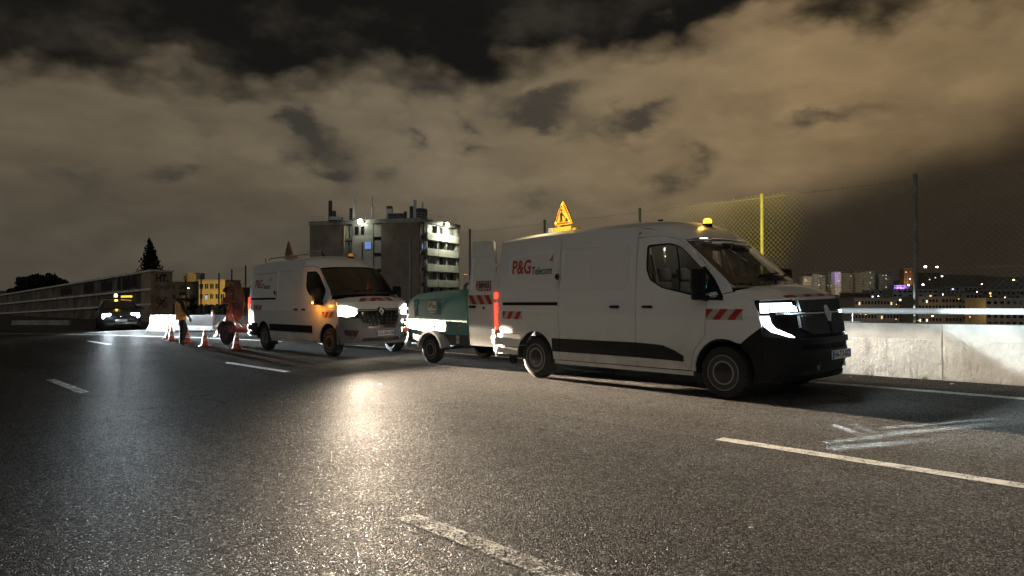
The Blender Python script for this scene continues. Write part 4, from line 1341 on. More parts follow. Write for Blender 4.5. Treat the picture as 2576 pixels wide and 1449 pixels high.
    def dash(a, c):
        y = (a * 2 - 1) * .88
        prof_ = [(3.12, .80), (3.10, 1.20), (3.16, 1.36), (3.32, 1.42), (3.70, 1.44)]
        i = min(3, int(c * 4)); t = c * 4 - i
        x = prof_[i][0] + (prof_[i + 1][0] - prof_[i][0]) * t; z = prof_[i][1] + (prof_[i + 1][1] - prof_[i][1]) * t
        if c == 1: x += .18 * (1 - (a * 2 - 1) ** 2)
        return (x, y, z + .04 * math.exp(-((y - .5) / .2) ** 2) * (c > .3) * (c < .9))
    MB().grid(18, 8, dash).build('dashboard', M_cabin, root)
    sw = empty('steering_wheel', (3.02, .52, 1.28), root, (0, R(-62), 0))
    MB().lathe([(.19 + .016 * math.cos(t), .016 * math.sin(t)) for t in [k * math.pi / 4 for k in range(8)]], 28, closed=True).build('steering_rim', M_black, sw)
    MB().bbox((0, 0, -.01), (.13, .32, .03), .01).build('steering_spoke', M_black, sw)
    # light trim on the inner pillars and belts
    for sgn in (-1, 1):
        MB().tube([(2.36, sgn * .84, 1.95), (2.46, sgn * .80, 1.45), (2.62, sgn * .72, .95)], .022, 6).build('seat_belt', mat('belt_webbing', (.30, .27, .22), .8), root)
        MB().bbox((2.33, sgn * .86, 1.6), (.08, .06, .9), .02).build('pillar_trim', M_cream if new else M_cabin, root)
    if new:
        # strut and sheet seen through the glass, papers on the dashboard
        MB().prism([(0, 0), (.16, 0), (.10, .72), (.03, .72)], -.012, .012, lambda u, v, d: (2.70 + u * .6, -.62 + d, 1.15 + v * .62) if False else (2.62 + u * 1.2, -.74 + d, 1.02 + v * .80)).build('seat_cover', M_cream, root)
        MB().bbox((3.42, -.30, 1.452), (.22, .55, .02), .006, Matrix.Rotation(R(8), 3, 'Z')).build('clipboard', mat('paper_cream', (.5, .43, .32), .8), root)
        MB().bbox((3.40, -.28, 1.472), (.15, .42, .008), .003, Matrix.Rotation(R(14), 3, 'Z')).build('paper', mat('paper_white', (.6, .56, .48), .8), root)
        MB().bbox((2.55, -.80, 1.98), (.012, .07, .13), .004).build('hanging_tag', mat('foil', (.75, .72, .62), .25, metal=.6), root)
        MB().bbox((2.56, -.80, 1.87), (.012, .06, .10), .004).build('hanging_tag', MATS['foil'], root)
        MB().bbox((3.28, -.88, 1.44), (.035, .05, .09), .01).build('green_glow_patch', emitter('green_glow', (.05, .95, .70), .9), root)  # emissive green patches added to imitate a green reflection in the quarter glass
        MB().bbox((3.16, -.86, 1.40), (.02, .04, .05), .008).build('green_glow_patch', MATS['green_glow'], root)
        MB().lathe([(.05, 0), (.06, -.03), (0, -.035)], 16, 'Z', (2.75, -.1, 2.21)).build('cab_lamp', emitter('cab_lamp_glow', (1, .93, .8), 3.0), root)
        lamp('cab_light', 'POINT', (2.8, -.1, 2.13), root, 11.0, (1, .85, .65), .05)
        MB().tube([wsp(.56, .93, 0, -.10), wsp(.56, .55, 0, -.10)], .008, 5).build('mirror_chain', M_galv, root)
        MB().bbox(Vector(wsp(.56, .93, 0, -.08)), (.05, .30, .08), .02).build('interior_mirror', M_black, root)
        for yy in (-.45, .45):
            MB().bbox(Vector(wsp((yy + 1) / 2, .88, 0, -.07)), (.06, .5, .10), .02, Matrix.Rotation(R(40), 3, 'Y')).build('sun_visor', M_cabin, root)
    return V, root, side_surf, wsp

def tri(h, w, r=.06): return rounded([(-w / 2, 0), (w / 2, 0), (0, h)], r, 5)
def roof_sign(root, x, y, z, lit, ang, h=.46, w=.50):
    """hinged warning triangle with a digging figure, on a lamp box"""
    yl, rd, ink = (M_sign_yel, M_sign_red, M_ink) if lit else (M_signdull_w, M_signdull_r, mat('sign_dull_ink', (.06, .04, .03), .7))
    sg = empty('roof_sign', (x, y, z), root, (0, 0, ang))     # faces local -y
    def fl(d): return lambda u, v, dd: (u, d - dd, v + .14)
    MB().prism(tri(h, w, .09), 0, .03, fl(0)).build('sign_board', yl, sg)
    k1 = lambda q, poly: [(a * q, (c - .34 * h) * q + .34 * h) for a, c in poly]
    a_, b_ = k1(.88, tri(h, w, .09)), k1(.72, tri(h, w, .09))
    patch('sign_border', a_, lambda u, v: (u, -.0315, v + .14), rd, sg, (0, -1, 0), holes=[b_], seg=.3, skirt=.002)
    if not lit: patch('sign_field', b_, lambda u, v: (u, -.031, v + .14), mat('sign_dull_field', (.30, .17, .10), .6), sg, (0, -1, 0), seg=.3, skirt=.001)
    mb = MB()
    f2 = lambda u, v, d: (u, -.0325 - d, v + .14)
    def pl(p): mb.prism(p, 0, .003, f2)
    hd = [(-.035 + .020 * math.cos(t), .262 + .022 * math.sin(t)) for t in [k * math.pi / 5 for k in range(10)]]
    pl(hd)
    pl([(-.055, .235), (-.025, .235), (-.005, .20), (-.03, .145), (-.07, .15), (-.072, .2)])          # trunk
    pl([(-.07, .15), (-.045, .15), (-.055, .10), (-.06, .055), (-.085, .055), (-.075, .1)])            # rear leg
    pl([(-.05, .15), (-.028, .147), (-.02, .10), (-.01, .055), (-.034, .055), (-.042, .1)])            # front leg
    pl([(-.03, .225), (-.015, .21), (.02, .165), (.01, .155)])                                         # arm
    pl([(-.01, .185), (-.003, .19), (.075, .105), (.067, .098)])                                       # shovel
    pl([(.035, .055), (.125, .055), (.115, .085), (.085, .115), (.06, .09)])                           # heap
    mb.build('sign_figure', ink, sg)
    MB().bbox((.02, .02, .055), (.46, .22, .10), .02).build('lamp_box', yl, sg)
    MB().bbox((-.13, .02, .12), (.06, .10, .06), .01).build('sign_hinge', M_black if not lit else yl, sg)
    MB().bbox((.26, .04, .04), (.16, .20, .06), .02).build('sign_foot', yl, sg)
    MB().bbox((-.33, .03, .05), (.12, .14, .13), .02).build('flash_lamp', mat('lamp_white', (.7, .7, .68), .4), sg)
    if lit:
        for q in ((-.17, .05), (.17, .05), (0, .36)):
            MB().lathe([(.022, 0), (.018, .012), (0, .016)], 12, 'Y', (q[0], -.05, q[1] + .14)).build('sign_lamp', mat('sign_lamp_lens', (.9, .6, .1), .3, emit=(1, .6, .08), estr=2.0), sg)
    return sg
def beacon(root, x, y, z, lit):
    be = empty('beacon', (x, y, z), root)
    MB().lathe([(.075, 0), (.078, .03), (.07, .045), (0, .045)], 20).build('beacon_base', M_black, be)
    MB().lathe([(.060, .045), (.064, .07), (.058, .10), (.035, .12), (0, .125)], 20).build('beacon_dome', emitter('beacon_glow', (1.0, .44, .03), 4.0) if lit else M_amberdim, be)
    return be

VR, van_r, ss_r, ws_r = build_van('white_van', 'nearest white telecom van with its rear door open and white C-shaped headlights', True, 1.137, 12.619, R(-49.19), 'HA-713-GC')
VL, van_l, ss_l, ws_l = build_van('white_van', 'farther white telecom van with dazzling warm headlights, towing the rusty cable reel', False, -6.103, 20.321, R(-47.69), 'GO-304-DB')

# ---- open rear door of the nearer van (swung out in line with its side)
od = empty('open_rear_door', (-1.04, -.995, 0), van_r)
doorp = [(-.77, .47), (-.02, .47), (-.02, 1.35), (-.045, 1.9), (-.10, 2.36), (-.14, 2.385), (-.70, 2.40), (-.715, 2.38), (-.735, 1.9), (-.765, 1.4)]
def ods(u, v): return (u, .035 - .10 * smst(1.2, 2.4, v) * 0 - .03 * smst(.5, .9, v) * (1 - smst(1.2, 2.3, v)) + .06 * smst(1.3, 2.4, v), v)
patch('door_skin', doorp, ods, M_paint, od, (0, -1, 0), seg=.08, skirt=.05, emboss=[(rounded([(-.69, 1.50), (-.70, 2.12), (-.12, 2.12), (-.09, 1.44), (-.42, 1.44), (-.52, 1.50)], .06), .014, .018)])
patch('door_inner', doorp, lambda u, v: (u, ods(u, v)[1] + .055, v), M_cabin, od, (0, 1, 0), seg=.2, skirt=0)
for pl, red in stripes_poly(-.745, -.045, 1.235, 1.405, 7, -.13, False):
    patch('warning_stripe', pl, lambda u, v: (u, ods(u, v)[1] - .004, v), M_red if red else M_refl, od, (0, -1, 0), seg=.3, skirt=.003)
# service panel: hatched border and lettering
zz0, zz1, ux0, ux1 = 1.475, 1.665, -.555, -.075
patch('service_panel', [(ux0, zz0), (ux1, zz0), (ux1, zz1), (ux0, zz1)], lambda u, v: (u, ods(u, v)[1] + .010, v), M_refl, od, (0, -1, 0), seg=.3, skirt=.002)
for (a, c, lo, hi, ln) in ((ux0, -.33, zz0, zz0 + .042, .035), (-.30, ux1, zz0, zz0 + .042, -.035), (ux0, -.33, zz1 - .042, zz1, .035), (-.30, ux1, zz1 - .042, zz1, -.035)):
    for pl, red in stripes_poly(a, c, lo, hi, 6, ln, True):
        if red: patch('service_hatch', pl, lambda u, v: (u, ods(u, v)[1] + .007, v), M_red, od, (0, -1, 0), seg=.3, skirt=.001)
for (a, c) in ((ux0, ux0 + .06), (ux1 - .06, ux1)):
    for pl, red in stripes_poly(a, c, zz0 + .046, zz1 - .046, 2, .05 if a < -.3 else -.05, True):
        if red: patch('service_hatch', pl, lambda u, v: (u, ods(u, v)[1] + .007, v), M_red, od, (0, -1, 0), seg=.3, skirt=.001)
text_on('service_lettering', 'SERVICE', .105, M_ink, od, lambda u, v: (-.315 + u, ods(-.3, 1.57)[1] + .004, 1.57 + v), .80, .004)
MB().bbox((-.63, -.012, 1.19), (.20, .03, .05), .012).build('door_handle', M_black, od)
MB().lathe([(.02, 0), (.02, .02), (0, .022)], 12, 'Y', (-.28, -.03, 1.17)).build('door_lock', M_black, od)
for z in (.75, 1.30, 1.92):
    MB().bbox((.0, .03, z), (.14, .05, .07), .012).build('door_hinge', M_paint, od)
MB().bbox((-.012, .055, 1.15), (.02, .05, 1.7), .008).build('door_edge', M_paint, od)

# ---- roof gear
roof_sign(van_r, -.10, -.12, 2.475, True, 0)
beacon(van_r, 2.72, .05, VR.roof_z(2.72, .0) - .01, True)
MB().bbox((1.90, 0, 2.515), (.10, .03, .05), .012).build('roof_aerial', M_black, van_r)
roof_sign(van_l, -.10, -.15, 2.475, False, R(2), .44, .50)
beacon(van_l, 2.55, .30, VL.roof_z(2.55, .3) - .01, False)
MB().tube([(2.35, -.35, 2.46), (2.26, -.37, 2.56)], .018, 6).build('roof_aerial', M_black, van_l)
MB().tube([(-.9, -.5, 2.42), (-.92, -.5, 2.55)], .012, 6).build('roof_stud', M_black, van_l)
for sgn in (-1, 1): MB().tube([(-.4, sgn * .62, 2.49), (-.3, sgn * .62, 2.53), (2.2, sgn * .62, 2.53), (2.3, sgn * .62, 2.48)], .015, 8).build('roof_rail', M_galv, van_l)
lamp('sign_flash', 'POINT', (-.05, -.75, 2.80), van_r, 22, (1, .82, .42), .04)
lamp('beacon_flash', 'POINT', (2.72, .05, VR.roof_z(2.72, 0) + .17), van_r, 2.5, (1, .55, .07), .04)
bs = lamp('beacon_sweep', 'SPOT', (2.72, .12, VR.roof_z(2.72, 0) + .12), van_r, 2600, (1, .74, .06), .05, spot_size=R(46), spot_blend=1.0)
bs.rotation_euler = (van_r.matrix_world.inverted() @ Vector((4.45, 14.45, 2.95)) - bs.location).to_track_quat('-Z', 'Y').to_euler()
lamp('indicator_glow', 'POINT', (3.40, -1.30, 1.26), van_l, 12, (1, .34, .03), .03)
for sgn in (-1,): lamp('tail_glow', 'POINT', (-1.12, sgn * .96, 1.1), van_r, 3.0, (1, .06, .02), .05)
lamp('tail_glow', 'POINT', (-1.16, -.6, 1.0), van_l, 4.5, (1, .28, .07), .05)
# ---- headlight beams
W2R = van_r.matrix_world.inverted()
STREAKS = [(W2R @ G(*p), W2R @ G(*q), w, k) for p, q, w, k in (((2083, 1127), (2420, 1098), .016, .34), ((2071, 1113), (2640, 1044), .012, .26), ((2095, 1066), (2215, 1113), .014, .44), ((2145, 1067), (2215, 1095), .016, .26), ((2215, 1076), (2640, 1040), .010, .28), ((2230, 1088), (2640, 1056), .014, .18))]
for sgn in (-1, 1):
    x0 = VL.nose(.52, 1.05) + .09
    yl_ = -.655 if sgn < 0 else .82; x0 = VL.nose(yl_, 1.05) + .09
    beam('dipped_beam', (x0, yl_, .90 if sgn < 0 else .99), (x0 + 20, yl_ - .7, .40 if sgn < 0 else .44), van_l, 185000 if sgn < 0 else 44000, (1.0, .81, .60), cut=.0, hw=.56, lo=.135, spill=.0008, near=(-.30, -.07))
    x0 = VR.nose(.78, 1.17) + .05
    beam('dipped_beam', (x0, sgn * .74, 1.165), (x0 + 20, sgn * .74 + .6, 1.08), van_r, 22000, (.78, .95, 1.0), cut=.0, hw=.50, lo=.16, spill=.004, size=164, wing=(.05 if sgn > 0 else 0), near=(-.66, -.56), streaks=(STREAKS if sgn < 0 else ()))
# ================================================================== COMPRESSOR TRAILER
def on_road(root, X, Y, yaw):
    n = Vector((-SLX, -SLY, 1)).normalized()
    fx = Vector((math.cos(yaw), math.sin(yaw), 0)); fx.z = SLX * fx.x + SLY * fx.y; fx.normalize()
    lf = n.cross(fx)
    root.matrix_world = Matrix(((fx.x, lf.x, n.x, X), (fx.y, lf.y, n.y, Y), (fx.z, lf.z, n.z, gz(X, Y)), (0, 0, 0, 1)))
M_teal = mat('teal_enamel', (.12, .29, .275), .42, coat=.2, dirt=((.12, .17, .16), 1.5, .5, .45))
M_teal_d = mat('teal_enamel_dark', (.06, .15, .14), .65, var=.2, vscale=3)
M_canopy_pale = mat('pale_enamel', (.28, .30, .30), .4, var=.1, vscale=3)
M_chassis = mat('chassis_grey', (.06, .062, .065), .55, var=.25, vscale=5)
M_fender = mat('mudguard_grey', (.30, .31, .31), .5, var=.2, vscale=5)
tr = tag(empty('compressor_trailer'), 'teal road compressor on a two-wheeled trailer between the two white vans', 'trailer')
on_road(tr, -1.10, 15.35, R(-44))
TW = .62
canp = [(-1.0, .92), (-.99, 1.22), (-.93, 1.33), (-.72, 1.43), (-.3, 1.47), (.55, 1.50), (.74, 1.47), (.86, 1.25), (.90, .98), (.86, .60), (-.9, .60), (-.98, .78)]
def trp(sd):
    def f(u, v):
        k = smst(1.05, 1.5, v)
        return (u, sd * (TW - .05 * k * k), v)
    return f
for sd in (-1, 1):
    patch('canopy_side', canp, trp(sd), M_teal, tr, (0, sd, 0), seg=.07, skirt=.02, emboss=[(rounded([(-.74, .97), (-.74, 1.34), (.12, 1.38), (.12, .97)], .04), .012, .015)])
    patch('side_panel', rounded([(-.71, 1.0), (-.71, 1.31), (.09, 1.35), (.09, 1.0)], .03), lambda u, v: (u, trp(sd)(u, v)[1] - sd * .008, v), M_teal_d, tr, (0, sd, 0), seg=.08, skirt=.006)
    MB().bbox((.16, sd * (TW - .02), 1.17), (.02, .02, .34), .008).build('edge_handle', M_canopy_pale, tr)
    MB().lathe([(.045, 0), (.04, .018), (0, .024)], 18, 'Y', (.64, sd * (TW + .0), .76), Matrix.Rotation(0 if sd > 0 else math.pi, 3, 'Z')).build('side_marker_lamp', mat('marker_orange', (.65, .17, .02), .3), tr)
    # pale lower shell above the wheel
    patch('lower_shell', rounded([(-1.03, .79), (-1.03, .91), (.30, .87), (.36, .80), (.33, .66), (.05, .64), (-.02, .76)], .04), lambda u, v: (u, sd * (TW + .095 - .05 * smst(.8, .9, v)), v), M_canopy_pale, tr, (0, sd, 0), seg=.1, skirt=.10)
    patch('rear_pale_panel', rounded([(-.97, .96), (-.97, 1.2), (-.80, 1.33), (-.76, .96)], .03), lambda u, v: (u, sd * (abs(trp(1)(u, v)[1]) + .006), v), M_fender, tr, (0, sd, 0), seg=.1, skirt=.008)
    patch('skirt', [(-.95, .40), (-.95, .80), (-.05, .78), (.0, .64), (.86, .60), (.98, .38)], lambda u, v: (u, sd * (TW - .02), v), M_chassis, tr, (0, sd, 0), seg=.2, skirt=.02)
    # mudguard
    mb = MB()
    A_ = arc(-.03, .29, .40, 172, 8, 16)
    mb.grid(16, 3, lambda a, c: (A_[int(round(a * 16))][0], sd * (.60 + .25 * c), A_[int(round(a * 16))][1] - (.03 if c in (0, 1) else 0)))
    mb.build('mudguard', M_fender, tr)
    mb = MB().prism(A_ + [(A_[-1][0] - .03, A_[-1][1])] + [(-.03 + .35 * math.cos(t), .29 + .35 * math.sin(t)) for t in [R(8 + 164 * i / 16) for i in range(17)]], .83, .85, lambda u, v, d: (u, sd * d, v))
    mb.build('mudguard_lip', M_fender, tr)
    wheel(tr, -.03, sd * .735, sd, r=.29, w=.17)
    for z in (.46, .55): MB().box((.60, sd * (TW - .008), z), (.09, .006, .075)).build('side_reflector', M_refl, tr)
def top(a, c):
    i = a * 7; k = min(6, int(i)); t = i - k
    pr = [(-1.0, .92), (-.99, 1.22), (-.93, 1.33), (-.72, 1.43), (-.3, 1.47), (.55, 1.50), (.74, 1.47), (.86, 1.25)]
    x = pr[k][0] + (pr[k + 1][0] - pr[k][0]) * t; z = pr[k][1] + (pr[k + 1][1] - pr[k][1]) * t
    y = abs(trp(1)(x, z)[1]); s_ = c * 2 - 1
    return (x, y * s_, z + .03 * (1 - abs(s_) ** 5))
MB().grid(14, 16, top).build('canopy_top', M_teal, tr, smooth=45)
MB().grid(6, 8, lambda a, c: (.86 + .04 * a - .0, (c * 2 - 1) * TW, 1.25 - .65 * a)).build('canopy_front', M_teal, tr)
MB().bbox((-1.01, 0, .62), (.05, 1.24, .36), .02).build('rear_panel', M_chassis, tr)
MB().bbox((-1.02, 0, 1.0), (.04, 1.16, .20), .02).build('rear_panel', M_canopy_pale, tr)
MB().bbox((-1.10, 0, .86), (.12, 1.40, .09), .03).build('lamp_bar', M_canopy_pale, tr)
for sd in (-1, 1):
    MB().bbox((-1.12, sd * .62, .68), (.07, .16, .10), .02).build('rear_lamp', mat('lamp_red_plain', (.4, .04, .02), .35), tr)
    MB().lathe([(.04, 0), (.035, .02), (0, .03)], 14, 'X', (-1.10, sd * .45, .72)).build('rear_indicator', MATS['marker_orange'], tr)
    MB().bbox((-1.02, sd * .60, .40), (.05, .13, .22), .015, Matrix.Rotation(R(15 * sd), 3, 'X')).build('mud_flap', M_canopy_pale, tr)
MB().bbox((.0, 0, .44), (1.9, 1.0, .10), .02).build('chassis', M_chassis, tr)
MB().tube([(-.03, -.66, .29), (-.03, .66, .29)], .04, 10).build('axle', M_chassis, tr)
MB().tube([(.85, -.3, .44), (1.75, 0, .46), (2.15, 0, .46)], .04, 8).build('drawbar', M_chassis, tr)
MB().tube([(.85, .3, .44), (1.75, 0, .46)], .04, 8).build('drawbar', M_chassis, tr)
MB().tube([(1.45, .12, .55), (1.45, .12, .10)], .03, 8).build('jockey_post', M_galv, tr)
MB().lathe([(.09, -.03), (.09, .03), (0, .03)], 16, 'Y', (1.45, .12, .09)).build('jockey_wheel', M_rubber, tr)
MB().tube([(.62, -.40, 1.49), (.62, -.40, 1.60), (.70, -.40, 1.64)], .035, 10).build('exhaust_pipe', M_chrome, tr)
# maker's sign on the side panel: bar motif and worn lettering
sgn_ = empty('side_sign', (-.16, -TW - .012, 1.19), tr)
MB().box((0, 0, 0), (.27, .01, .19)).build('sign_plate', M_refl, sgn_)
mb = MB()
for k, hgt in enumerate((.12, .10, .08)): mb.box((-.10 + .035 * k, -.006, .075 - hgt / 2), (.018, .004, hgt))
for k, wd in enumerate((.05, .04)): mb.box((-.005 + k * .012, -.006, .066 - .05 * k), (wd, .004, .018))
mb.build('sign_bars', M_ink, sgn_)['kind'] = 'stuff'
text_on('sign_lettering', 'CQL', .085, M_ink, sgn_, lambda u, v: (.065 + u, -.0065, -.02 + v), .75, .004)
MB().box((-.01, -.002, -.135), (.18, .006, .035)).build('sign_strip', M_refl, sgn_)

# ================================================================== CABLE REEL TRAILER
M_rust = mat('rusty_flange', (.19, .085, .052), .85, var=.5, vscale=3.0, bump=.3, bscale=8, dirt=((.42, .33, .26), 3.5, .55, .8))
M_orange_fr = mat('frame_orange_red', (.27, .065, .028), .5, var=.25, vscale=6)
M_dred = mat('mudguard_dark_red', (.07, .014, .012), .55, var=.2, vscale=6)
M_cable = mat('cable_black', (.016, .015, .015), .5)
rt = tag(empty('cable_reel_trailer'), 'rusty cable reel in an orange-red trailer frame behind the farther van', 'trailer')
on_road(rt, -8.37, 22.76, R(-43))
rl = empty('cable_reel', (-.2, 0, 1.31), rt)
for sd in (-1, 1):
    y0 = sd * .36
    MB().lathe([(.0, y0 - .02), (.60, y0 - .02), (.615, y0 - .015), (.615, y0 + .015), (.60, y0 + .02), (0, y0 + .02)], 44, 'Y').build('flange', M_rust, rl)
    MB().lathe([(.62, y0 - .02), (.635, y0 - .02), (.635, y0 + .02), (.62, y0 + .02)], 44, 'Y', closed=True).build('flange_rim', M_orange_fr, rl)
    mb = MB()
    for k in range(6):
        a = k * math.pi / 3; mb.lathe([(.022, 0), (.022, .03), (0, .03)], 8, 'Y', (.3 * math.cos(a), y0 + sd * .0 - (.04 if sd < 0 else -.01), .3 * math.sin(a)))
    mb.build('flange_bolt', M_galv, rl)['kind'] = 'stuff'
MB().lathe([(.34, -.34), (.34, .34)], 32, 'Y').build('drum', M_rust, rl)
mb = MB()
for k in range(13):
    y = -.31 + .62 * k / 12
    mb.lathe([(.44 + .024 * math.cos(t), y + .024 * math.sin(t)) for t in [q * math.pi / 3 for q in range(6)]], 32, 'Y', closed=True)
stuff(mb.build('wound_cable', M_cable, rl))
MB().tube([(-.2, -.78, 1.31), (-.2, .78, 1.31)], .030, 10).build('reel_axle', M_galv, rt)
MB().tube([(-.2, -.80, 1.31), (-.2, -.44, 1.31)], .042, 10).build('axle_sleeve', M_orange_fr, rt)
MB().box((-.2, -.80, 1.33), (.03, .03, .16)).build('axle_pin', M_galv, rt)
for sd in (-1, 1):
    for xe in (-.62, .30):
        MB().tube([(-.2, sd * .50, 1.33), (xe, sd * .56, .46)], .035, 8).build('reel_leg', M_orange_fr, rt)
    MB().tube([(.06, sd * .53, .84), (.75, sd * .50, .46)], .025, 8).build('reel_brace', M_orange_fr, rt)
    MB().bbox((.15, sd * .55, .42), (2.0, .07, .09), .015).build('side_rail', M_orange_fr, rt)
    wheel(rt, 0, sd * .74, sd, r=.33, w=.19, ring=False)
    A_ = arc(0, .33, .40, 178, 4, 14)
    MB().grid(14, 2, lambda a, c: (A_[int(round(a * 14))][0], sd * (.62 + .25 * c), A_[int(round(a * 14))][1])).build('mudguard', M_dred, rt)
    MB().prism(A_ + [(A_[-1][0], .30), (A_[0][0], .30)], .62, .64, lambda u, v, d: (u, sd * d, v)).build('mudguard_side', M_dred, rt)
    MB().tube([(-.86, sd * .78, .42), (-.86, sd * .78, 1.0)], .022, 8).build('lamp_post', M_refl, rt)
    MB().bbox((-.86, sd * .78, 1.02), (.05, .06, .08), .015).build('post_lamp', MATS['marker_orange'], rt)
for x in (-.85, .2, 1.1): MB().bbox((x, 0, .42), (.07, 1.16, .09), .015).build('cross_rail', M_orange_fr, rt)
MB().tube([(1.1, -.5, .42), (1.85, 0, .44), (2.1, 0, .44)], .035, 8).build('drawbar', M_orange_fr, rt)
MB().tube([(1.1, .5, .42), (1.85, 0, .44)], .035, 8).build('drawbar', M_orange_fr, rt)
MB().tube([(1.5, .1, .60), (1.5, .1, .12)], .028, 8).build('jockey_post', M_galv, rt)
MB().lathe([(.08, -.025), (.08, .025), (0, .025)], 14, 'Y', (1.5, .1, .08)).build('jockey_wheel', M_rubber, rt)
MB().bbox((-.92, 0, .50), (.04, 1.5, .12), .01).build('rear_board', M_refl, rt)

# ================================================================== TRAFFIC CONES
M_cone = mat('cone_orange', (.68, .085, .025), .45, var=.12, vscale=8)
M_conew = mat('cone_band', (.62, .60, .58), .35, var=.15, vscale=20)
M_coneb = mat('cone_base', (.22, .04, .02), .6, var=.3, vscale=10)
def make_cone():
    c = empty('traffic_cone')
    MB().bbox((0, 0, .018), (.30, .30, .036), .012).build('cone_base', M_coneb, c)
    r = lambda z: .105 - (.105 - .024) * (z - .036) / .464
    for z0, z1, m_ in ((.036, .17, M_cone), (.17, .25, M_conew), (.25, .34, M_cone), (.34, .41, M_conew), (.41, .50, M_cone)):
        e = .0012 if m_ is M_conew else 0
        MB().lathe([(r(z0) + e, z0), (r(z1) + e, z1)] + ([(.016, .503), (0, .503)] if z1 == .50 else []), 20).build('cone_band' if m_ is M_conew else 'cone_body', m_, c)
    return c
cone0 = make_cone()
for i, (px, py, lb) in enumerate(((595, 880, 'orange traffic cone nearest the camera, beside the reel trailer wheel'), (515, 872, 'orange traffic cone standing between the worker and the reel trailer'),
        (431.5, 857.5, 'red-orange traffic cone standing just left of the worker'), (423.5, 851, 'traffic cone half hidden behind the cone left of the worker'),
        (471, 862.5, 'traffic cone just behind the feet of the worker'), (551, 846, 'small distant traffic cone behind the reel trailer wheel'))):
    c = cone0 if i == 0 else dup(cone0)
    q = G(px, py); c.location = (q.x, q.y, gz(q.x, q.y)); c.rotation_euler = (0, 0, rnd.uniform(0, 1.5))
    tag(c, lb, 'traffic cone', 'traffic cones closing the lane')

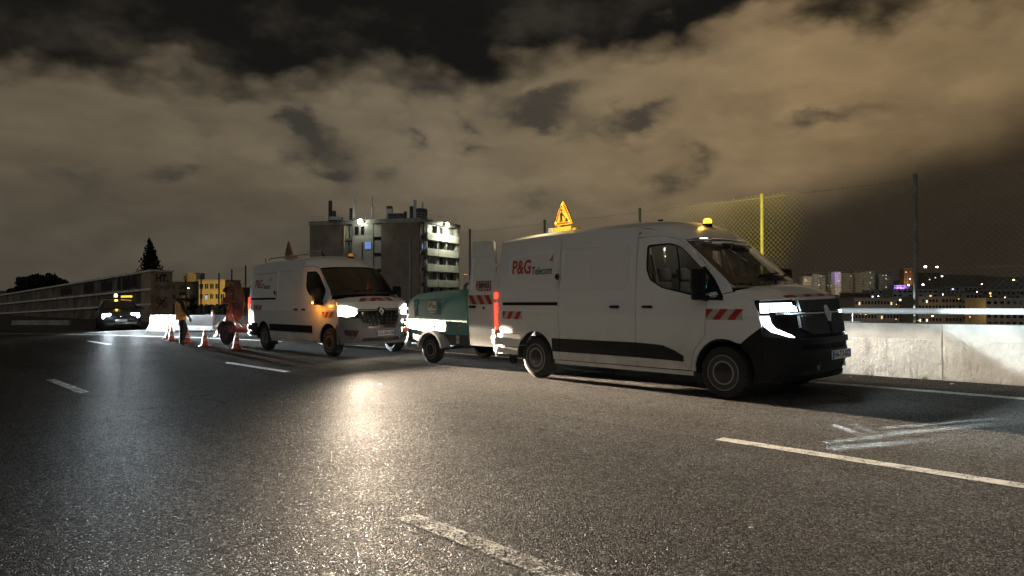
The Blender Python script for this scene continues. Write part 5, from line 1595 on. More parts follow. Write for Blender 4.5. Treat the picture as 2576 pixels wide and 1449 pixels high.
# ================================================================== ROAD WORKER
M_skin = mat('skin', (.42, .24, .17), .55)
M_jacket = mat('dark_jacket', (.016, .016, .022), .85, var=.2, vscale=12)
M_trous = mat('dark_trousers', (.014, .012, .012), .9, var=.25, vscale=12)
M_boot = mat('boot_leather', (.018, .016, .015), .6)
M_vest = mat('vest_orange', (1.0, .42, .06), .7, var=.15, vscale=14)
M_vband = mat('vest_band', (.40, .36, .32), .4)
def build_person():
    root = thing('person', 'worker in orange high-visibility vest and dark cap standing among the traffic cones', 'person')
    q = G(455, 868); root.location = (q.x, q.y, gz(q.x, q.y)); root.rotation_euler = (0, 0, R(38)); root.scale = (.95, .95, .95)
    # joints: x forward, y left, z up
    J = [((0, 0, .93), .135, .105), ((-.01, 0, 1.10), .145, .11), ((-.03, 0, 1.28), .165, .115), ((-.03, 0, 1.42), .13, .09), ((-.01, 0, 1.49), .058, .058), ((.02, 0, 1.55), .060, .062), ((.035, 0, 1.62), .082, .085), ((.035, 0, 1.69), .070, .078)]
    v = [j[0] for j in J]; r = [(j[1], j[2]) for j in J]
    e = [(i, i + 1) for i in range(len(J) - 1)]
    def chain(start, pts):
        p = start
        for (c, a) in pts:
            v.append(c); r.append((a, a)); e.append((p, len(v) - 1)); p = len(v) - 1
        return p
    # right leg straight under the body, left leg bent and crossing
    chain(0, [((.0, -.10, .86), .115), ((.02, -.10, .50), .082), ((-.02, -.09, .12), .060), ((-.02, -.09, .06), .048), ((.10, -.10, .035), .036)])
    chain(0, [((.03, .10, .86), .115), ((.17, .08, .52), .082), ((.06, .03, .16), .060), ((.05, .03, .09), .046), ((.16, .02, .045), .036)])
    for sd, pts in ((-1, [((-.03, -.20, 1.41), .068), ((.04, -.29, 1.16), .060), ((.16, -.30, .95), .040), ((.19, -.30, .90), .033)]), (1, [((-.03, .20, 1.41), .068), ((.02, .28, 1.15), .060), ((.10, .28, .92), .040), ((.12, .28, .87), .033)])):
        chain(3, pts)
    me = bpy.data.meshes.new('body'); me.from_pydata(v, e, [])
    o = bpy.data.objects.new('body', me); COL.objects.link(o)
    sm = o.modifiers.new('skin', 'SKIN'); sm.use_smooth_shade = True
    for i, sv in enumerate(me.skin_vertices[0].data):
        sv.radius = (r[i][0], r[i][1]) if i < len(J) else r[i]
        sv.use_root = (i == 0)
    ss_ = o.modifiers.new('sub', 'SUBSURF'); ss_.levels = 2; ss_.render_levels = 2
    dg = bpy.context.evaluated_depsgraph_get()
    m2 = bpy.data.meshes.new_from_object(o.evaluated_get(dg))
    bpy.data.objects.remove(o)
    bm = bmesh.new(); bm.from_mesh(m2)
    # brow, nose, chin on the front of the head
    for q_ in bm.verts:
        c = q_.co
        if c.z > 1.53:
            k = math.exp(-((c.y / .016) ** 2) - ((c.z - 1.605) / .022) ** 2)
            if c.x > .06: c.x += .026 * k + .010 * math.exp(-((c.y / .035) ** 2) - ((c.z - 1.545) / .02) ** 2)
    # ears
    for sd in (-1, 1):
        bmesh.ops.create_icosphere(bm, subdivisions=2, radius=.03, matrix=Matrix.Translation((.025, sd * .083, 1.605)) @ Matrix.Diagonal((.7, .35, 1.1, 1)))
        # hand: palm, four fingers of unequal length, thumb from the side
        w = Vector((.19, -.30, .90)) if sd < 0 else Vector((.12, .28, .87))
        d = Vector((.30, 0, -.95)).normalized(); sdv = Vector((0, 1, 0)) * (1 if sd < 0 else -1); nv = d.cross(sdv)
        hb = MB()
        hb.tube([w - d * .02, w + d * .03, w + d * .085], [.030, .040, .034], 10)
        for k, L in enumerate((.066, .078, .072, .055)):
            b0 = w + d * .078 + Vector((d.z, 0, -d.x)) * (.027 - .018 * k)
            fw = -sdv * (-.25)
            hb.tube([b0, b0 + d * L * .5 + fw * .006, b0 + d * L * .85 + fw * .022, b0 + d * L + fw * .034], [.0095, .009, .008, .006], 7)
        t0 = w + d * .03 + Vector((d.z, 0, -d.x)) * -.028
        hb.tube([w + d * .03 + Vector((-d.z, 0, d.x)) * .028, w + d * .06 + Vector((-d.z, 0, d.x)) * .052, w + d * .088 + Vector((-d.z, 0, d.x)) * .056], [.012, .011, .008], 7)
        vv_ = [bm.verts.new(p) for p in hb.v]
        for f in hb.f:
            try: bm.faces.new([vv_[i] for i in f])
            except ValueError: pass
    bmesh.ops.recalc_face_normals(bm, faces=bm.faces)
    for f in bm.faces:
        c = f.calc_center_median(); f.smooth = True
        hand = c.z < .915 and abs(c.y) > .2
        f.material_index = 0 if (c.z > 1.515 or hand) else 1 if (c.z > .97 or abs(c.y) > .235) else 3 if c.z < .11 else 2
    m2.materials.clear()
    for m_ in (M_skin, M_jacket, M_trous, M_boot): m2.materials.append(m_)
    bm.to_mesh(m2); bm.free()
    m2.name = 'body'
    b = bpy.data.objects.new('body', m2); COL.objects.link(b); b.parent = root
    # vest: a shell round the trunk with its own hem and bands
    def shell(z, a, off):
        cx = -.02 if z > 1.2 else -.01 + .01 * (z - .9)
        tz = [(.82, .172, .200), (.93, .168, .192), (1.10, .160, .178), (1.28, .160, .200), (1.40, .142, .185), (1.455, .10, .115)]
        rx = lerp_tab([(q[0], q[1]) for q in tz], z) + off; ry = lerp_tab([(q[0], q[2]) for q in tz], z) + off
        wob = 1 + .025 * math.sin(5 * a + 9 * z) + .02 * math.sin(3 * a - 14 * z)
        return (cx + rx * math.cos(a) * wob, ry * math.sin(a) * wob, z + .012 * math.cos(a) * (z < .9))
    MB().grid(40, 16, lambda a, c: shell(.83 + .625 * c, a * 2 * math.pi, 0)).build('vest', M_vest, root, smooth=80)
    for z in (.95, 1.09):
        MB().grid(40, 1, lambda a, c: shell(z + .05 * c, a * 2 * math.pi, .004)).build('vest_band', M_vband, root, smooth=80)
    for a0 in (2.45, 3.55, .55, -.85 + .0):
        MB().grid(2, 8, lambda a, c: shell(1.14 + .30 * c, a0 + .30 * a, .004)).build('vest_band', M_vband, root, smooth=80)
    # hood gathered at the neck
    MB().lathe([(.085, 1.44), (.125, 1.46), (.13, 1.50), (.105, 1.545), (.075, 1.54), (.07, 1.50)], 20, c=(-.03, 0, 0), closed=True).build('hood', M_jacket, root, smooth=80)
    cp = empty('cap', (.03, 0, 1.655), root)
    MB().lathe([(.097, -.02), (.1, .02), (.092, .06), (.065, .092), (.02, .105), (0, .106)], 24).build('cap_crown', M_jacket, cp, smooth=80)
    MB().grid(8, 4, lambda a, c: ((.075 + .085 * c) * math.cos((a - .5) * 1.7), (.095) * math.sin((a - .5) * 1.9), .0 - .012 * c - .02 * (a - .5) ** 2)).build('cap_peak', M_jacket, cp)
    for sd in (-1, 1):
        MB().lathe([(.0075, -.004), (.009, 0), (0, .006)], 8, 'X', (.108, sd * .03, 1.625)).build('eye', mat('eye', (.05, .04, .035), .3), root)
    MB().box((.112, 0, 1.567), (.006, .045, .006)).build('mouth', mat('lips', (.28, .11, .09), .6), root)
    return root
build_person()

# ================================================================== ESCORT CAR
M_carp = mat('car_dark_paint', (.035, .038, .042), .3, coat=.6)
M_lampw = emitter('car_lamp', (.92, .98, 1.0), 60.0)
def build_car():
    root = tag(empty('escort_car'), 'dark car with two dazzling white headlights and an amber roof beacon', 'car')
    q = G(284, 832)
    on_road(root, q.x - .5 * .4, q.y + .87 * .4 + .6, R(-57))
    # stations: x, half width, sill, belt, top, half width at the top
    S = [(-3.05, .62, .45, .80, 1.10, .50), (-3.0, .80, .30, .92, 1.36, .60), (-2.6, .86, .24, .95, 1.47, .63), (-1.6, .88, .24, .95, 1.50, .64), (-.9, .88, .24, .95, 1.46, .63), (-.55, .88, .24, .96, 1.36, .62), (.05, .88, .24, .97, 1.02, .70), (.15, .88, .24, .95, .99, .72), (.6, .86, .24, .86, .90, .70), (.85, .78, .24, .76, .80, .62), (.97, .60, .30, .62, .68, .45)]
    def ring(s):
        x, w, zs, zb, zt, wt = s
        pts = [(0, zs), (w * .85, zs), (w * .98, zs + .12), (w, (zs + zb) / 2), (w * .97, zb), (wt + (w - wt) * .08, zt - .05), (wt * .8, zt - .008), (0, zt + .015)]
        return [(x, y, z) for y, z in pts] + [(x, -y, z) for y, z in pts[-2:0:-1]]
    rg = [ring(s) for s in S]; m_ = len(rg[0])
    vs_ = [p for r_ in rg for p in r_]
    fs = [(i * m_ + k, i * m_ + (k + 1) % m_, (i + 1) * m_ + (k + 1) % m_, (i + 1) * m_ + k) for i in range(len(S) - 1) for k in range(m_)]
    fs += [tuple(range(m_)), tuple((len(S) - 1) * m_ + k for k in range(m_ - 1, -1, -1))]
    MB().add(vs_, fs).build('body', M_carp, root, smooth=40)
    MB().grid(10, 4, lambda a, c: (-.50 + .55 * (1 - c) + .02 + .05 * (1 - (2 * a - 1) ** 2), (2 * a - 1) * (.66 - .06 * c), 1.02 + .32 * c + .025)).build('windscreen', M_blackgloss, root)
    for sd in (-1, 1):
        for x0, x1 in ((-.60, -1.35), (-1.42, -2.25)):
            MB().grid(3, 2, lambda a, c: (x0 + (x1 - x0) * a + (.22 * (1 - c) if x0 > -1 and a == 0 else 0), sd * (.872 - .225 * c), .985 + .37 * c)).build('side_window', M_blackgloss, root)
        for x in (.12, -2.35):
            wheel(root, x, sd * .80, sd, r=.30, w=.18, ring=False)
        hl = empty('headlight', (0, 0, 0), root)
        MB().bbox((.80, sd * .60, .70), (.16, .30, .15), .05).build('headlight_housing', M_blackgloss, hl)
        MB().bbox((.87, sd * .60, .70), (.08, .36, .22), .08).build('lens', M_lampw, hl)
        MB().bbox((-.05, sd * .98, 1.02), (.12, .18, .12), .04).build('door_mirror', M_black, root)
        MB().bbox((.93, sd * .5, .42), (.06, .14, .06), .02).build('fog_lamp', M_hub, root)
    pts = [(.985, y, .55) for y in (-.4, 0, .4)]
    MB().bbox((.955, 0, .60), (.06, .72, .09), .02).build('grille', M_black, root)
    MB().bbox((.96, 0, .44), (.08, 1.3, .10), .03).build('bumper', M_black, root)
    MB().bbox((1.0, 0, .47), (.012, .50, .11), .004).build('number_plate', M_plate, root)
    MB().lathe([(.045, 0), (.03, .02), (0, .022)], 16, 'X', (.975, 0, .66)).build('badge', M_chrome, root)
    MB().bbox((-1.25, 0, 1.54), (.16, 1.15, .05), .015).build('roof_bar', M_black, root)
    be = empty('beacon', (-1.25, -.05, 1.565), root)
    MB().lathe([(.08, 0), (.08, .04), (0, .04)], 16).build('beacon_base', M_black, be)
    MB().lathe([(.07, .04), (.07, .15), (.04, .18), (0, .185)], 18).build('beacon_dome', emitter('beacon_hot', (1.0, .50, .05), 26.0), be)
    MB().bbox((-1.25, .42, 1.61), (.06, .50, .10), .02).build('light_bar', emitter('bar_amber', (1.0, .45, .03), 2.0), root)
    for sgn in (-1, 1):
        beam('dipped_beam', (.97, sgn * .60, .70), (20.97, sgn * .60 + 7.0, .60), root, 420000, (.80, .93, 1.0), cut=.012, hw=.34, lo=.06, spill=.0025, near=(-.5, -.25))
    lamp('beacon_flash', 'POINT', (-1.25, -.05, 1.95), root, 5, (1, .55, .08), .06)
build_car()
# ================================================================== BUILDINGS
M_brick = mat('brown_render', (.24, .185, .142), .9, var=.22, vscale=.5, bump=.3, bscale=3)
M_facade = mat('grey_facade', (.30, .29, .26), .85, var=.2, vscale=.4)
M_facade_pale = mat('pale_facade', (.50, .48, .41), .8, var=.15, vscale=.5)
M_cornice = mat('cornice_concrete', (.36, .34, .31), .85, var=.2, vscale=.7)
M_dkwin = mat('dark_window', (.012, .013, .014), .15)
M_shut = mat('roller_shutter', (.26, .24, .21), .6, var=.15, vscale=1.5)
M_winframe = mat('window_frame', (.5, .5, .48), .6)
M_yel = mat('yellow_render', (.62, .47, .20), .85, var=.18, vscale=.4)
M_bluewin = emitter('blue_lit_window', (.22, .40, 1.0), .75)
M_warmwin = emitter('warm_lit_window', (1.0, .78, .40), .9)
M_roofgear = mat('roof_gear', (.07, .07, .07), .7, var=.3, vscale=2)
M_panelpale = mat('antenna_panel', (.60, .60, .58), .5)

ap = thing('apartment_block', 'brown and pale balconied apartment block with two floodlights at its roof edge', 'building')
C0 = Vector((-16.1, 125.0, 0)); L0 = Vector((-37.2, 131.6, 0)); R0 = Vector((-10.35, 138.0, 0))
E1 = (L0 - C0).normalized(); E2 = (R0 - C0).normalized()
LF, LS = (L0 - C0).length, (R0 - C0).length
NF = Vector((-E1.y, E1.x, 0)); NF = NF if NF.y < 0 else -NF
NS_ = Vector((-E2.y, E2.x, 0)); NS_ = NS_ if NS_.x > 0 else -NS_
ZT = 14.85; ZB = -16.0
def apf(s, z, d=0.0): return C0 + E1 * s + NF * d + Vector((0, 0, z))        # front face
def aps(s, z, d=0.0): return C0 + E2 * s + NS_ * d + Vector((0, 0, z))       # balcony face
def slab(fn, s0, s1, z0, z1, d0, d1, name, m, parent=ap):
    vs_ = [fn(s, z, d) for s in (s0, s1) for z in (z0, z1) for d in (d0, d1)]
    return MB().add(vs_, [(0, 1, 3, 2), (4, 6, 7, 5), (0, 4, 5, 1), (2, 3, 7, 6), (0, 2, 6, 4), (1, 5, 7, 3)]).build(name, m, parent, smooth=0)
# core, set back behind the facing slabs
q = [C0 + E1 * .35 + E2 * .9, C0 + E1 * (LF - .2) + E2 * .35, C0 + E1 * (LF - .2) + E2 * (LS - .2), C0 + E1 * .9 + E2 * (LS - .2)]
MB().add([p + Vector((0, 0, z)) for z in (ZB, ZT - .7) for p in q], [(0, 1, 2, 3), (4, 5, 6, 7), (0, 1, 5, 4), (1, 2, 6, 5), (2, 3, 7, 6), (3, 0, 4, 7)]).build('core_wall', M_facade, ap, smooth=0)
# roof slab with its pale edge
q = [C0 - E1 * .3 - E2 * .3, C0 + E1 * (LF + .2) - E2 * .3, C0 + E1 * (LF + .2) + E2 * (LS + .2), C0 - E1 * .3 + E2 * (LS + .2)]
MB().add([p + Vector((0, 0, z)) for z in (ZT - .75, ZT) for p in q], [(0, 1, 2, 3), (4, 5, 6, 7), (0, 1, 5, 4), (1, 2, 6, 5), (2, 3, 7, 6), (3, 0, 4, 7)]).build('roof_slab', M_cornice, ap, smooth=0)
S = lambda x: (1570 - x) / 1430 * LF
Zf = lambda y, x=1570: ZT - (y - (320 + (1570 - x) / 1430 * 50)) * .0138
slab(apf, S(1565), S(1087), ZB, ZT - .76, -.3, .30, 'brick_panel', M_brick)
slab(apf, S(600), S(142), ZB, ZT - .76, -.3, .30, 'brick_panel', M_brick)
slab(apf, S(612), S(602), ZB, ZT - .76, -.2, .42, 'facade_fin', mat('fin_sandy', (.46, .38, .25), .8))
slab(apf, S(985), S(712), ZB, ZT - 2.9, -.3, .34, 'stair_panel', M_facade_pale)
slab(apf, S(985), S(712), ZT - 2.88, ZT - .77, -.3, .22, 'stair_panel', M_facade)
for k in range(2):
    slab(apf, S(795 - 0 + 70 * k), S(745 + 80 * k), ZT - 2.7, ZT - 1.2, .15, .26, 'stair_window', M_dkwin)
w = slab(apf, S(962), S(880), Zf(730, 920), Zf(632, 920), .30, .38, 'stair_window', M_winframe)
for a, c in ((958, 926), (918, 884)): slab(apf, S(a), S(c), Zf(727, 920), Zf(636, 920), .375, .40, 'pane', M_bluewin, w)
for k in range(9):
    z1 = ZT - 1.0 - 2.85 * k
    slab(apf, S(1082), S(993), z1 - 2.15, z1, -.1, .20, 'spandrel_panel', M_facade_pale)
    slab(apf, S(1075), S(1000), z1 - 2.78, z1 - 2.22, -.1, .08, 'landing_window', M_dkwin)
    slab(apf, S(705), S(622), z1 - 2.65, z1 - 2.35, -.1, .24, 'recess_sill', M_facade)
    slab(apf, S(650), S(625), z1 - 2.3, z1 - .1, -.2, .10, 'recess_panel', M_facade_pale if k < 1 else M_facade)
    slab(apf, S(700), S(672), z1 - 2.3, z1 - .1, -.2, .10, 'recess_panel', M_facade)
    slab(apf, S(668), S(654), z1 - 2.3, z1 - .1, -.2, .02, 'recess_window', M_dkwin)
# balcony side
T = lambda x: (x - 1575) / 500 * LS
slab(aps, 0, T(1585), ZB, ZT - .76, -.3, .05, 'corner_pier', M_brick)
slab(aps, T(1608), T(1622), ZB, ZT - .76, -.3, .30, 'downpipe_fin', M_roofgear)
slab(aps, T(2050), LS, ZB, ZT - .76, -.3, .25, 'end_pier', M_brick)
rw2 = random.Random(3)
for k in range(9):
    z1 = ZT - .95 - 2.80 * k
    slab(aps, T(1588), T(1606), z1 - 2.1, z1, -.2, .12, 'pale_pier', M_facade_pale)
    # loggia front wall, with a break in the parapet
    for a, c in ((1630, 1766), (1770, 2040)):
        slab(aps, T(a), T(c), z1 - 2.75, z1 - 1.45, .35, .55, 'balcony', M_facade_pale)
    slab(aps, T(1630), T(2040), z1 - 2.80, z1 - 2.60, -.9, .50, 'balcony_floor', M_facade)
    # recessed dark openings, some shuttered
    xs = (1660, 1758, 1790, 1880, 1905, 2025)
    for j in range(0, 6, 2):
        sh = rw2.random() < .38
        w = slab(aps, T(xs[j]), T(xs[j + 1]), z1 - 2.5, z1 - .12, -.55, -.42, 'window', M_shut if sh else M_dkwin)
        slab(aps, T((xs[j] + xs[j + 1]) / 2 - 3), T((xs[j] + xs[j + 1]) / 2 + 3), z1 - 2.5, z1 - .12, -.415, -.39, 'frame', M_winframe, w)
    for x in (1640, 1775, 1893, 2035): slab(aps, T(x - 7), T(x + 7), z1 - 2.5, z1, -.5, .30, 'balcony_pier', M_facade)
slab(aps, T(1780), T(1792), ZT - .95 - 2.8 * 2 - 2.0, ZT - .95 - 2.8 * 2 - .3, -.35, -.30, 'lit_window', M_warmwin)
slab(aps, T(1589), T(1600), ZT - .95 - 2.8 - 1.6, ZT - .95 - 2.8 - .9, .13, .16, 'lit_window', M_bluewin)
# roof plant, masts and rails
def roofpt(px, d): return P(px, 500, d).to_2d()
def rbox(px, d, z0, z1, wd, name, m, dp=None):
    x, y = roofpt(px, d)
    return MB().box((x, y, (z0 + z1) / 2), (wd, dp or wd, z1 - z0)).build(name, m, ap, smooth=0)
def pxz(py, d): return P(1288, py, d).z
for px, d, y0, y1, wd, nm, m_ in ((831, 130, 552, 505, .55, 'mast_antenna', M_roofgear), (838, 130, 552, 531, .9, 'roof_cabinet', M_roofgear), (846, 129.5, 552, 546, 2.0, 'roof_cabinet', M_galv),
        (891, 129.5, 542, 500, .42, 'panel_antenna', M_panelpale), (883, 130, 552, 524, .5, 'roof_cabinet', M_roofgear), (937, 130, 533, 521, .5, 'panel_antenna', M_panelpale), (937, 130.4, 552, 495, .07, 'mast', M_roofgear),
        (980, 130, 544, 526, 1.1, 'roof_cabinet', M_panelpale), (980, 131, 548, 519, 1.0, 'roof_cabinet', M_roofgear), (1000, 130, 550, 539, 3.0, 'roof_hut', M_roofgear), (1044, 130, 545, 503, .5, 'panel_antenna', M_galv),
        (1035, 130.5, 548, 519, .6, 'roof_cabinet', M_roofgear), (1020, 130, 548, 532, .5, 'roof_cabinet', M_roofgear), (1063, 131, 548, 509, .3, 'panel_antenna', M_galv), (1056, 131, 548, 524, .6, 'roof_cabinet', M_roofgear), (1060, 131, 549, 526, 2.0, 'roof_hut', M_roofgear), (1071, 131, 549, 526, .4, 'roof_cabinet', M_roofgear)):
    rbox(px, d, min(pxz(y0, d), ZT), pxz(y1, d), wd, nm, m_)
for a, c, pt in ((apf, [0, LF], None), (aps, [0, LS], None)):
    for h in (.5, 1.0):
        MB().tube([a(c[0], ZT + h, -.5), a(c[1], ZT + h, -.5)], .025, 4).build('roof_rail', M_galv, ap)
    n_ = int(c[1] / 2.2)
    for i in range(n_ + 1): MB().tube([a(c[1] * i / n_, ZT, -.5), a(c[1] * i / n_, ZT + 1.0, -.5)], .025, 4).build('rail_post', M_galv, ap)
M_flood = emitter('floodlight_lens', (.95, 1.0, .82), 60.0)
for (fn, s_, z_, pw_) in ((apf, S(845), ZT - .35, 360), (aps, T(1850), ZT - .5, 5200)):
    fl = empty('floodlight', fn(s_, z_, .75), ap)
    MB().bbox((0, 0, 0), (.8, .5, .5), .1).build('flood_housing', M_roofgear, fl)
    dirn = (NF if fn is apf else NS_)
    MB().lathe([(.46, 0), (.4, .12), (0, .18)], 18, 'Z', dirn * .35 + Vector((0, 0, -.1)), dirn.to_track_quat('Z', 'Y').to_matrix()).build('flood_lens', M_flood, fl)
    lp = lamp('flood_beam', 'SPOT', fn(s_, z_ - .1, 1.35 if fn is apf else 2.6), None, pw_, (.95, 1.0, .80), .2, spot_size=R(172), spot_blend=.5)
    lp.rotation_euler = (-(dirn * .35) + Vector((0, 0, -1))).to_track_quat('-Z', 'Y').to_euler()

# ---- yellow-lit block behind the worker
def facade_block(name, label, px0, px1, pyt, depth, floors, fl_h, cols, wallm, gap_z=0.0, lit=(), depth_m=11, side_px=None, roofm=None, winm=None, stacked=False, group=None, yaw=0.0, base=-19.0, seed=1, cat='building', parts=True, frames=False):
    """a block of flats: walls with separately built windows and sills"""
    b0, b1 = P(px0, pyt, depth), P(px1, pyt, depth)
    W = b1.x - b0.x; zt = b0.z
    root = thing(name, label, cat, (b0.x, b0.y, 0), yaw, group)
    MB().box((W / 2, depth_m / 2, (zt + base) / 2), (W, depth_m, zt - base)).build('wall', wallm, root, smooth=0)
    MB().box((W / 2, depth_m / 2 - .15, zt + .15), (W + .5, depth_m + .5, .34)).build('roof_slab', roofm or M_cornice, root, smooth=0)
    r2 = random.Random(seed)
    cw = W / cols
    wins = MB(); small = (cw / depth * 1794 * .4) < 2.2
    for f in range(floors):
        z = zt - .75 - fl_h * f
        for c in range(cols):
            if r2.random() < .10: continue
            ww = cw * r2.choice((.5, .58, .66)); wh = fl_h * .46
            ctr = (cw * (c + .5), -.03, z - wh / 2 - .15)
            if small: wins.box(ctr, (ww, .10, wh))
            else:
                w_ = MB().box(ctr, (ww, .08, wh)).build('window', winm or M_dkwin, root, smooth=0)
                if frames:
                    MB().box((ctr[0], -.07, ctr[2] - wh / 2 - .06), (ww + .3, .14, .10)).build('sill', M_cornice, w_, smooth=0)
                    MB().box((ctr[0] + ww * .1, -.075, ctr[2]), (.09, .05, wh)).build('frame', M_winframe, w_, smooth=0)
    if small and wins.v: stuff(wins.build('window', winm or M_dkwin, root, smooth=0))
    for (c, f, m_) in lit:
        z = zt - .75 - fl_h * f
        MB().box((cw * (c + .5), -.10, z - fl_h * .40), (cw * .42, .05, fl_h * .42)).build('lit_window', m_, root, smooth=0)
    return root, b0, W, zt
yb, b0, W, zt = facade_block('apartment_block', 'low yellow-lit block of flats with dark windows behind the worker', 500, 566, 706, 200, 6, 2.85, 5, M_yel, lit=((1, 1, emitter('tv_lit_window', (.55, .80, 1.0), .7)),), winm=M_dkwin, frames=True, seed=5, base=-20)
yd, b0, W, zt = facade_block('apartment_block', 'dark grey end of the flats between the graffiti pillar and the yellow block', 420, 499, 709, 212, 6, 2.85, 3, mat('grey_render_dark', (.10, .095, .085), .9, var=.2, vscale=.3), winm=M_dkwin, seed=6, base=-20)
for i, (a, c, yt, m_) in enumerate(((463, 474, 688, M_facade), (476, 499, 686, M_yel), (498, 511, 687, M_facade))):
    q0, q1 = P(a, yt, 206), P(c, 708, 206)
    tag(MB().bbox(((q0.x + q1.x) / 2, 206, (q0.z + q1.z) / 2), (q1.x - q0.x, 2.5, q0.z - q1.z), .1).build('roof_house', m_, smooth=0), ('grey box-like roof house at the left on the grey block', 'pale yellow roof house in the middle between two grey ones', 'grey roof house at the right above the yellow block')[i], 'roof house')
yl = lamp('street_and_fill_glow', 'POINT', P(520, 760, 186), None, 5200, (1, .68, .22), .5)

# ---- far town on the right
M_city = [mat('city_wall_tan', (.34, .29, .22), .9, var=.15, vscale=.05), mat('city_wall_grey', (.27, .26, .24), .9, var=.15, vscale=.05), mat('city_wall_brown', (.17, .12, .085), .9, var=.15, vscale=.05), mat('city_wall_pale', (.40, .37, .32), .9, var=.15, vscale=.05)]
M_lit = [emitter('town_window_warm', (1.0, .70, .32), 1.6), emitter('town_window_white', (1.0, .95, .82), 1.8), emitter('town_window_cool', (.75, .9, 1.0), 1.5)]
GT = 'towers of the far housing estate'
tw = [(2020, 2042, 696, 0), (2044, 2062, 690, 1), (2063, 2078, 692, 1), (2080, 2100, 689, 3), (2101, 2116, 684, 3), (2117, 2146, 688, 0), (2147, 2162, 682, 1), (2163, 2186, 686, 0), (2187, 2202, 683, 1), (2203, 2214, 691, 1), (2215, 2247, 690, 3)]
where = ['just right of the van bonnet', 'second from the van bonnet', 'third from the van bonnet', 'left of the violet-lit pair', 'on the right of the violet-lit pair', 'broad and tan, right after the violet-lit towers', 'narrow and grey, in the middle of the row', 'tan, right of the narrow middle one', 'narrow, fourth from the right end', 'low and narrow, next to the pale end block', 'pale and windowless-looking at the right end']
rc = random.Random(11)
for i, (a, c, y, k) in enumerate(tw):
    d = 1300 + rc.uniform(-90, 90)
    cols = max(3, int((c - a) / 3.6)); fl = 15
    lit = [(rc.randrange(cols), rc.randrange(fl), rc.choice(M_lit)) for _ in range(rc.randint(2, 5))]
    facade_block('tower_block', 'far tower of the housing estate, ' + where[i], a, c, y, d, fl, 2.9, cols, M_city[k], depth_m=16, base=-30, lit=lit, seed=i + 20, group=GT)
for px in (2040, 2140, 2225):
    q = P(px, 748, 1150); lamp('tower_fill', 'SPOT', q, None, 330000, (1, .86, .58), 1.5, spot_size=R(120), spot_blend=1).rotation_euler = Vector((0, 1, .22)).to_track_quat('-Z', 'Y').to_euler()  # added fill spots that brighten the far towers, no lamps of the estate
for px, pw_ in ((2088, 160000), (2108, 160000)):
    q = P(px, 742, 1232); lamp('violet_flood', 'SPOT', q, None, pw_, (.36, .22, 1.0), 1.0, spot_size=R(80), spot_blend=1).rotation_euler = Vector((0, .55, 1)).to_track_quat('-Z', 'Y').to_euler()
lb = [  # label, px0, px1, ytop, depth, floors, cols, colour
 ('violet-lit low hall to the right of the housing estate', 2249, 2300, 718, 900, 3, 6, 3), ('slender orange-lit tower left of the cool-lit fence post', 2275, 2299, 676, 1000, 12, 3, 2),
 ('brown tower block under the two bright floodlights', 2320, 2364, 686, 1100, 12, 6, 2), ('dark long block just above the rail near the bonnet', 2140, 2190, 737, 420, 5, 8, 2), ('grey flats row directly right of the van headlight', 2150, 2262, 752, 300, 5, 14, 3),
 ('dark block behind the cool-lit fence post', 2245, 2360, 728, 520, 7, 9, 1), ('low dark flats under the bright roadside lamps', 2190, 2250, 731, 560, 5, 6, 1), ('long tan flats right of the cool-lit fence post', 2310, 2420, 748, 330, 5, 13, 0), ('ochre-lit flats in the middle of the right-hand valley', 2400, 2470, 738, 380, 6, 7, 0),
 ('brown flats with lit windows at the far right', 2462, 2600, 730, 430, 7, 12, 2), ('low ochre building at the right edge over the rail', 2480, 2640, 752, 300, 5, 10, 0), ('dark terrace on the hillside at right', 2380, 2470, 722, 640, 4, 8, 1)]
for i, (t_, a, c, y, d, fl, cols, k) in enumerate(lb):
    lit = [(rc.randrange(cols), rc.randrange(fl), rc.choice(M_lit)) for _ in range(max(2, int(cols * fl * .09)))]
    facade_block('town_building', t_, a, c, y, d, fl, 2.9, cols, M_city[k], depth_m=14, base=-26, lit=lit, seed=i + 50, group='buildings of the valley town')
q = P(2272, 738, 893); lamp('violet_flood', 'SPOT', q, None, 60000, (.32, .16, 1.0), 1.0, spot_size=R(110), spot_blend=1).rotation_euler = Vector((0, .8, .6)).to_track_quat('-Z', 'Y').to_euler()
for px, py, d, pw_, col in ((2287, 720, 985, 26000, (1, .55, .22)), (2200, 775, 285, 600, (1, .72, .5)), (2440, 785, 300, 1000, (1, .66, .22)), (2370, 780, 318, 500, (1, .66, .28)), (2530, 775, 285, 500, (1, .66, .26)), (2180, 722, 1240, 200000, (1, .8, .5))):  # the last, strongest one is added fill to lift the far towers
    lamp('street_and_fill_glow', 'POINT', P(px, py, d), None, pw_, col, .6)
